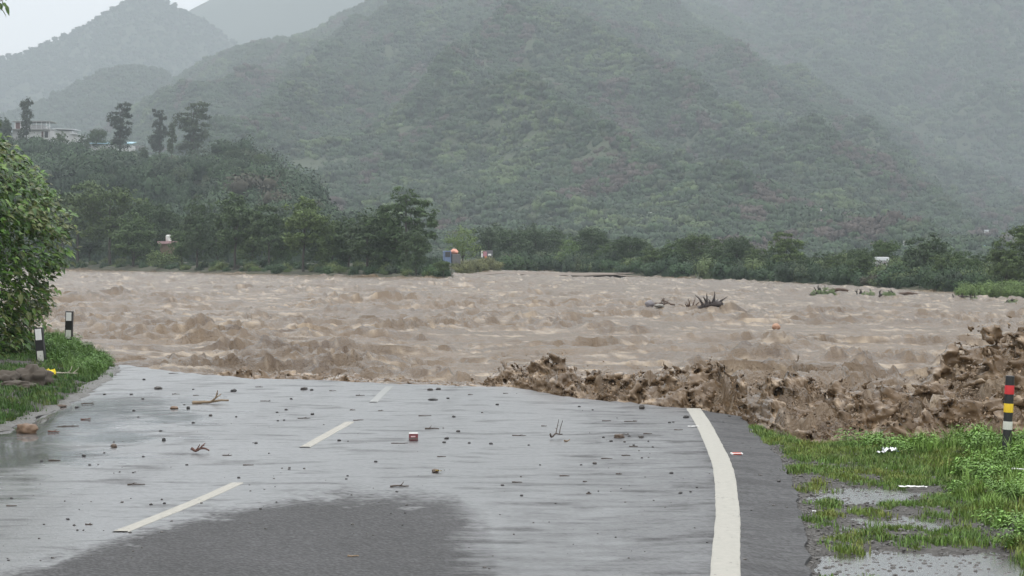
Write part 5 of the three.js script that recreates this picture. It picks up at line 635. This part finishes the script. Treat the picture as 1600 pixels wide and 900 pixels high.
{
  const a = meet(knoll, 110, 234).add(V3(0, 0.5, 0)); const w = mesh('garden_wall', box(2.8, 0.55, 0.25, 0, 0, 0, 0.02), wallWhite); w.position.copy(a); tag(w, 'short white garden wall below the metal-roofed house', 'wall'); const post = mesh('pier', box(0.3, 1.2, 0.3, 0, -0.7, 0), wallPlain, w); post.name = 'footing';
  // shed with water tank between the bank trees
  const p = bankSpot(bankEdge, 261, 20), d = -p.z, s = d / FOCAL, g = base('tank_shed', V3(p.x, p.y - 0.3, p.z)), Y = (row) => at(261, row, d).y - p.y + 0.3; tag(g, 'small shed with pinkish roof and white water tank among the bank trees', 'shed');
  mesh('wall', box(20 * s, Y(381), 2.4, 0, Y(381) / 2, -0.8), std(0.2, 0.15, 0.11, 0.9), g); mesh('roof', box(25 * s, Y(377) - Y(381), 3, -1 * s, (Y(377) + Y(381)) / 2, -0.7), std(0.5, 0.32, 0.33, 0.7), g); const tank = mesh('water_tank', new THREE.LatheGeometry([[0, 0], [0.32, 0], [0.34, 0.1], [0.34, 0.62], [0.24, 0.74], [0, 0.76]].map(([x, y]) => new THREE.Vector2(x * s / 0.075, y * s / 0.075)), 16), white, g); tank.position.set(3 * s, Y(377), 0.2); mesh('door', box(0.7, 1.5, 0.06, 0, 0.9, 0.42), brown, g);
  const farHouse = (px, row, d, w, h, wall, roof, name, label) => { const P = d.isVector3 ? d : at(px, row, d), g = base(name, P); tag(g, label, 'house', 'far houses across the valley'); mesh('wall', box(w, h + 0.8, w * 0.7, 0, (h - 0.8) / 2, 0), wall, g); const r = box(w * 1.15, 0.3, w * 0.9, 0, h + 0.14, 0); r.rotateX(0.05); mesh('roof', r, roof, g); const wn = mesh('window', box(w * 0.18, h * 0.35, 0.1, -w * 0.2, h * 0.5, w * 0.35 + 0.02), darkOpen, g); mesh('door', box(w * 0.16, h * 0.6, 0.1, w * 0.18, h * 0.3, w * 0.35 + 0.02), brown, g); return g; };
  farHouse(1277, 345, meet(mainHill, 1277, 345).add(V3(0, 1.2, 0)), 2.6, 1.3, std(0.75, 0.68, 0.7, 0.8), std(0.4, 0.25, 0.25, 0.8), 'hillside_house', 'pinkish white house on the lower right mountain slope');
  farHouse(1287, 345, meet(mainHill, 1287, 345).add(V3(0, 1.2, 0)), 1.8, 0.9, wallWhite, std(0.5, 0.4, 0.42, 0.8), 'hillside_house', 'smaller annex right beside the pinkish white house');
  farHouse(954, 326, meet(mainHill, 954, 326).add(V3(0, 1.2, 0)), 1.3, 0.9, wallWhite, roofMetal, 'hillside_hut', 'tiny white hut low on the middle mountain');
  farHouse(1016, 345, meet(mainHill, 1016, 345).add(V3(0, 1.2, 0)), 1.0, 0.7, wallPlain, roofMetal, 'hillside_hut', 'tiny grey hut right of and below the white hut');
  const valley = (px, row, behind, w, h, roof, label) => { const q = bankSpot(bankEdgeRight, px, behind), P = at(px, row, -q.z); farHouse(px, row, -q.z, w, h, wallWhite, roof, 'valley_house', label); };
  valley(1378, 415, 26, 1.1, 0.55, roofMetal, 'white low roofs left of the light green bush tree'); valley(1365, 423, 22, 0.7, 0.5, roofMetal, 'small white hut just left of the white low roofs'); const slope = (px, row, w, h, roof, label) => farHouse(px, row, meet(mainHill, px, row).add(V3(0, 1, 0)), w, h, wallWhite, roof, 'valley_house', label); slope(1541, 379, 1.6, 1.2, roofMetal, 'tiny white roof left of the last big dark tree'); slope(1540, 398, 1.2, 1.0, roofBlue, 'tiny bluish roof below the tiny white one'); slope(1415, 396, 1.4, 1.6, wallWhite, 'bright white gable above the light green bush tree');
  { farHouse(345, 342, meet(knoll, 345, 344).add(V3(0, 1.4, 0)), 0.9, 0.9, wallWhite, roofMetal, 'knoll_hut', 'small white hut gleaming through the trees under the knoll'); }
}

// ---------------------------------------------------------------- machines on the far bank
{
  const p = bankSpot(bankEdgeRight, 706, 14), d = -p.z, s = d / FOCAL, g = base('tipper_truck', V3(p.x, p.y - 0.1, p.z), 0.15), row = (r) => at(706, r, d).y - p.y + 0.1; tag(g, 'truck with a blue cab and an orange load on the far bank', 'truck');
  const top = row(389), W = 26 * s, tyre = std(0.02, 0.02, 0.02, 0.8), rr = 0.42 * Math.min(1, W / 2.4);
  mesh('chassis', box(W, 0.2, 0.9, 0, rr + 0.15, 0), black, g); mesh('cab', box(W * 0.42, top - rr - 0.4, 1.4, -W * 0.29, (top + rr) / 2, 0, 0.06), std(0.12, 0.17, 0.28, 0.6), g); const wn = mesh('windscreen', box(W * 0.3, (top - rr) * 0.3, 0.04, -W * 0.29, top - (top - rr) * 0.3, 0.71), darkOpen, g); mesh('body', box(W * 0.5, (top - rr) * 0.55, 1.5, W * 0.22, rr + 0.3 + (top - rr) * 0.28, 0, 0.04), std(0.12, 0.12, 0.12, 0.7), g); mesh('load', rockShape(W * 0.24, (row(386) - row(394)) * 0.6, 0.7, 88, 0.2, 3).translate(W * 0.14, row(394), 0), std(0.6, 0.28, 0.2, 0.6), g); mesh('bumper', box(W * 0.42, 0.2, 0.1, -W * 0.29, rr + 0.25, 0.76), white, g);
  for (const x of [-0.3, 0.12, 0.34]) for (const z of [-0.6, 0.6]) { const w = new THREE.CylinderGeometry(rr, rr, 0.22, 16); w.rotateX(Math.PI / 2); w.translate(x * W, rr, z); const t = mesh('wheel', w, tyre, g); const hub = new THREE.CylinderGeometry(rr * 0.5, rr * 0.5, 0.24, 12); hub.rotateX(Math.PI / 2); hub.translate(x * W, rr, z); mesh('rim', hub, std(0.3, 0.3, 0.3, 0.5), t); }
  const q = bankSpot(bankEdgeRight, 734, 9), s2 = -q.z / FOCAL, b = base('concrete_barrier', V3(q.x, q.y - 0.2, q.z)); const yb = at(734, 414, -q.z).y - q.y + 0.2; tag(b, 'dark barrier topped with three white blocks on the far bank', 'barrier'); mesh('wall', box(26 * s2, yb, 0.5, 0, yb / 2, 0), std(0.1, 0.1, 0.11, 0.8), b); for (const k of [-1, 0, 1]) mesh('white_block', box(7 * s2, 2.2 * s2, 0.5, k * 8.6 * s2, yb + 1.1 * s2, 0, 0.02), white, b);
  const u = bankSpot(bankEdgeRight, 761, 14), s3 = -u.z / FOCAL, hb = base('hoarding', V3(u.x, u.y - 0.2, u.z)), Yh = (r) => at(761, r, -u.z).y - u.y + 0.2; tag(hb, 'small white hoarding with a reddish picture on the far bank', 'hoarding'); mesh('board', box(18 * s3, Yh(391) - Yh(402), 0.1, 0, (Yh(391) + Yh(402)) / 2, 0), std(0.12, 0.12, 0.13, 0.7), hb); mesh('white_strip', box(2.4 * s3, Yh(391) - Yh(402), 0.04, -8 * s3, (Yh(391) + Yh(402)) / 2, 0.075), white, hb); mesh('reddish_print', box(6 * s3, 7 * s3, 0.03, -3.4 * s3, Yh(396.5), 0.07), std(0.4, 0.18, 0.22, 0.7), hb); mesh('white_print', box(5 * s3, 3 * s3, 0.03, 4 * s3, Yh(398), 0.07), white, hb); for (const x of [-7, 7]) mesh('post', box(0.12, Yh(391), 0.12, x * s3, Yh(391) / 2, -0.12), concrete, hb);
  const o = bankSpot(bankEdgeRight, 760, 12), so = -o.z / FOCAL, om = base('orange_loader', V3(o.x, o.y - 0.2, o.z)), Yo = (r) => at(760, r, -o.z).y - o.y + 0.2, ow = 9 * so, oh = Yo(401.5); tag(om, 'small orange machine in front of the white hoarding', 'machine'); mesh('body', box(ow, oh * 0.5, 0.8, 0, oh * 0.55, 0, 0.05), std(0.62, 0.2, 0.06, 0.5), om); mesh('cab', box(ow * 0.45, oh * 0.3, 0.7, -ow * 0.1, oh * 0.92, 0, 0.04), std(0.5, 0.17, 0.06, 0.5), om); for (const x of [-0.32, 0.32]) { const w = new THREE.CylinderGeometry(oh * 0.3, oh * 0.3, 0.9, 14); w.rotateX(Math.PI / 2); w.translate(x * ow, oh * 0.28, 0); mesh('wheel', w, tyre, om); }
}

{ // roadside trees just outside the frame, seen only as dark reflections in the wet tar and shade at its left side
  [[-9.6, 21, 9, 'roadside tree beyond the left frame edge, mirrored in the wet road'], [-8.6, 15.5, 8, 'nearer roadside tree beyond the left frame edge, mirrored in the wet road']].forEach(([x, d, h, label], k) => tree('round', V3(x, vergeLeftY(x, d), -d), h, 0.9, label, 'roadside trees beyond the left edge', 'roadside_tree', k * 2));
}
renderer.render(scene, camera);
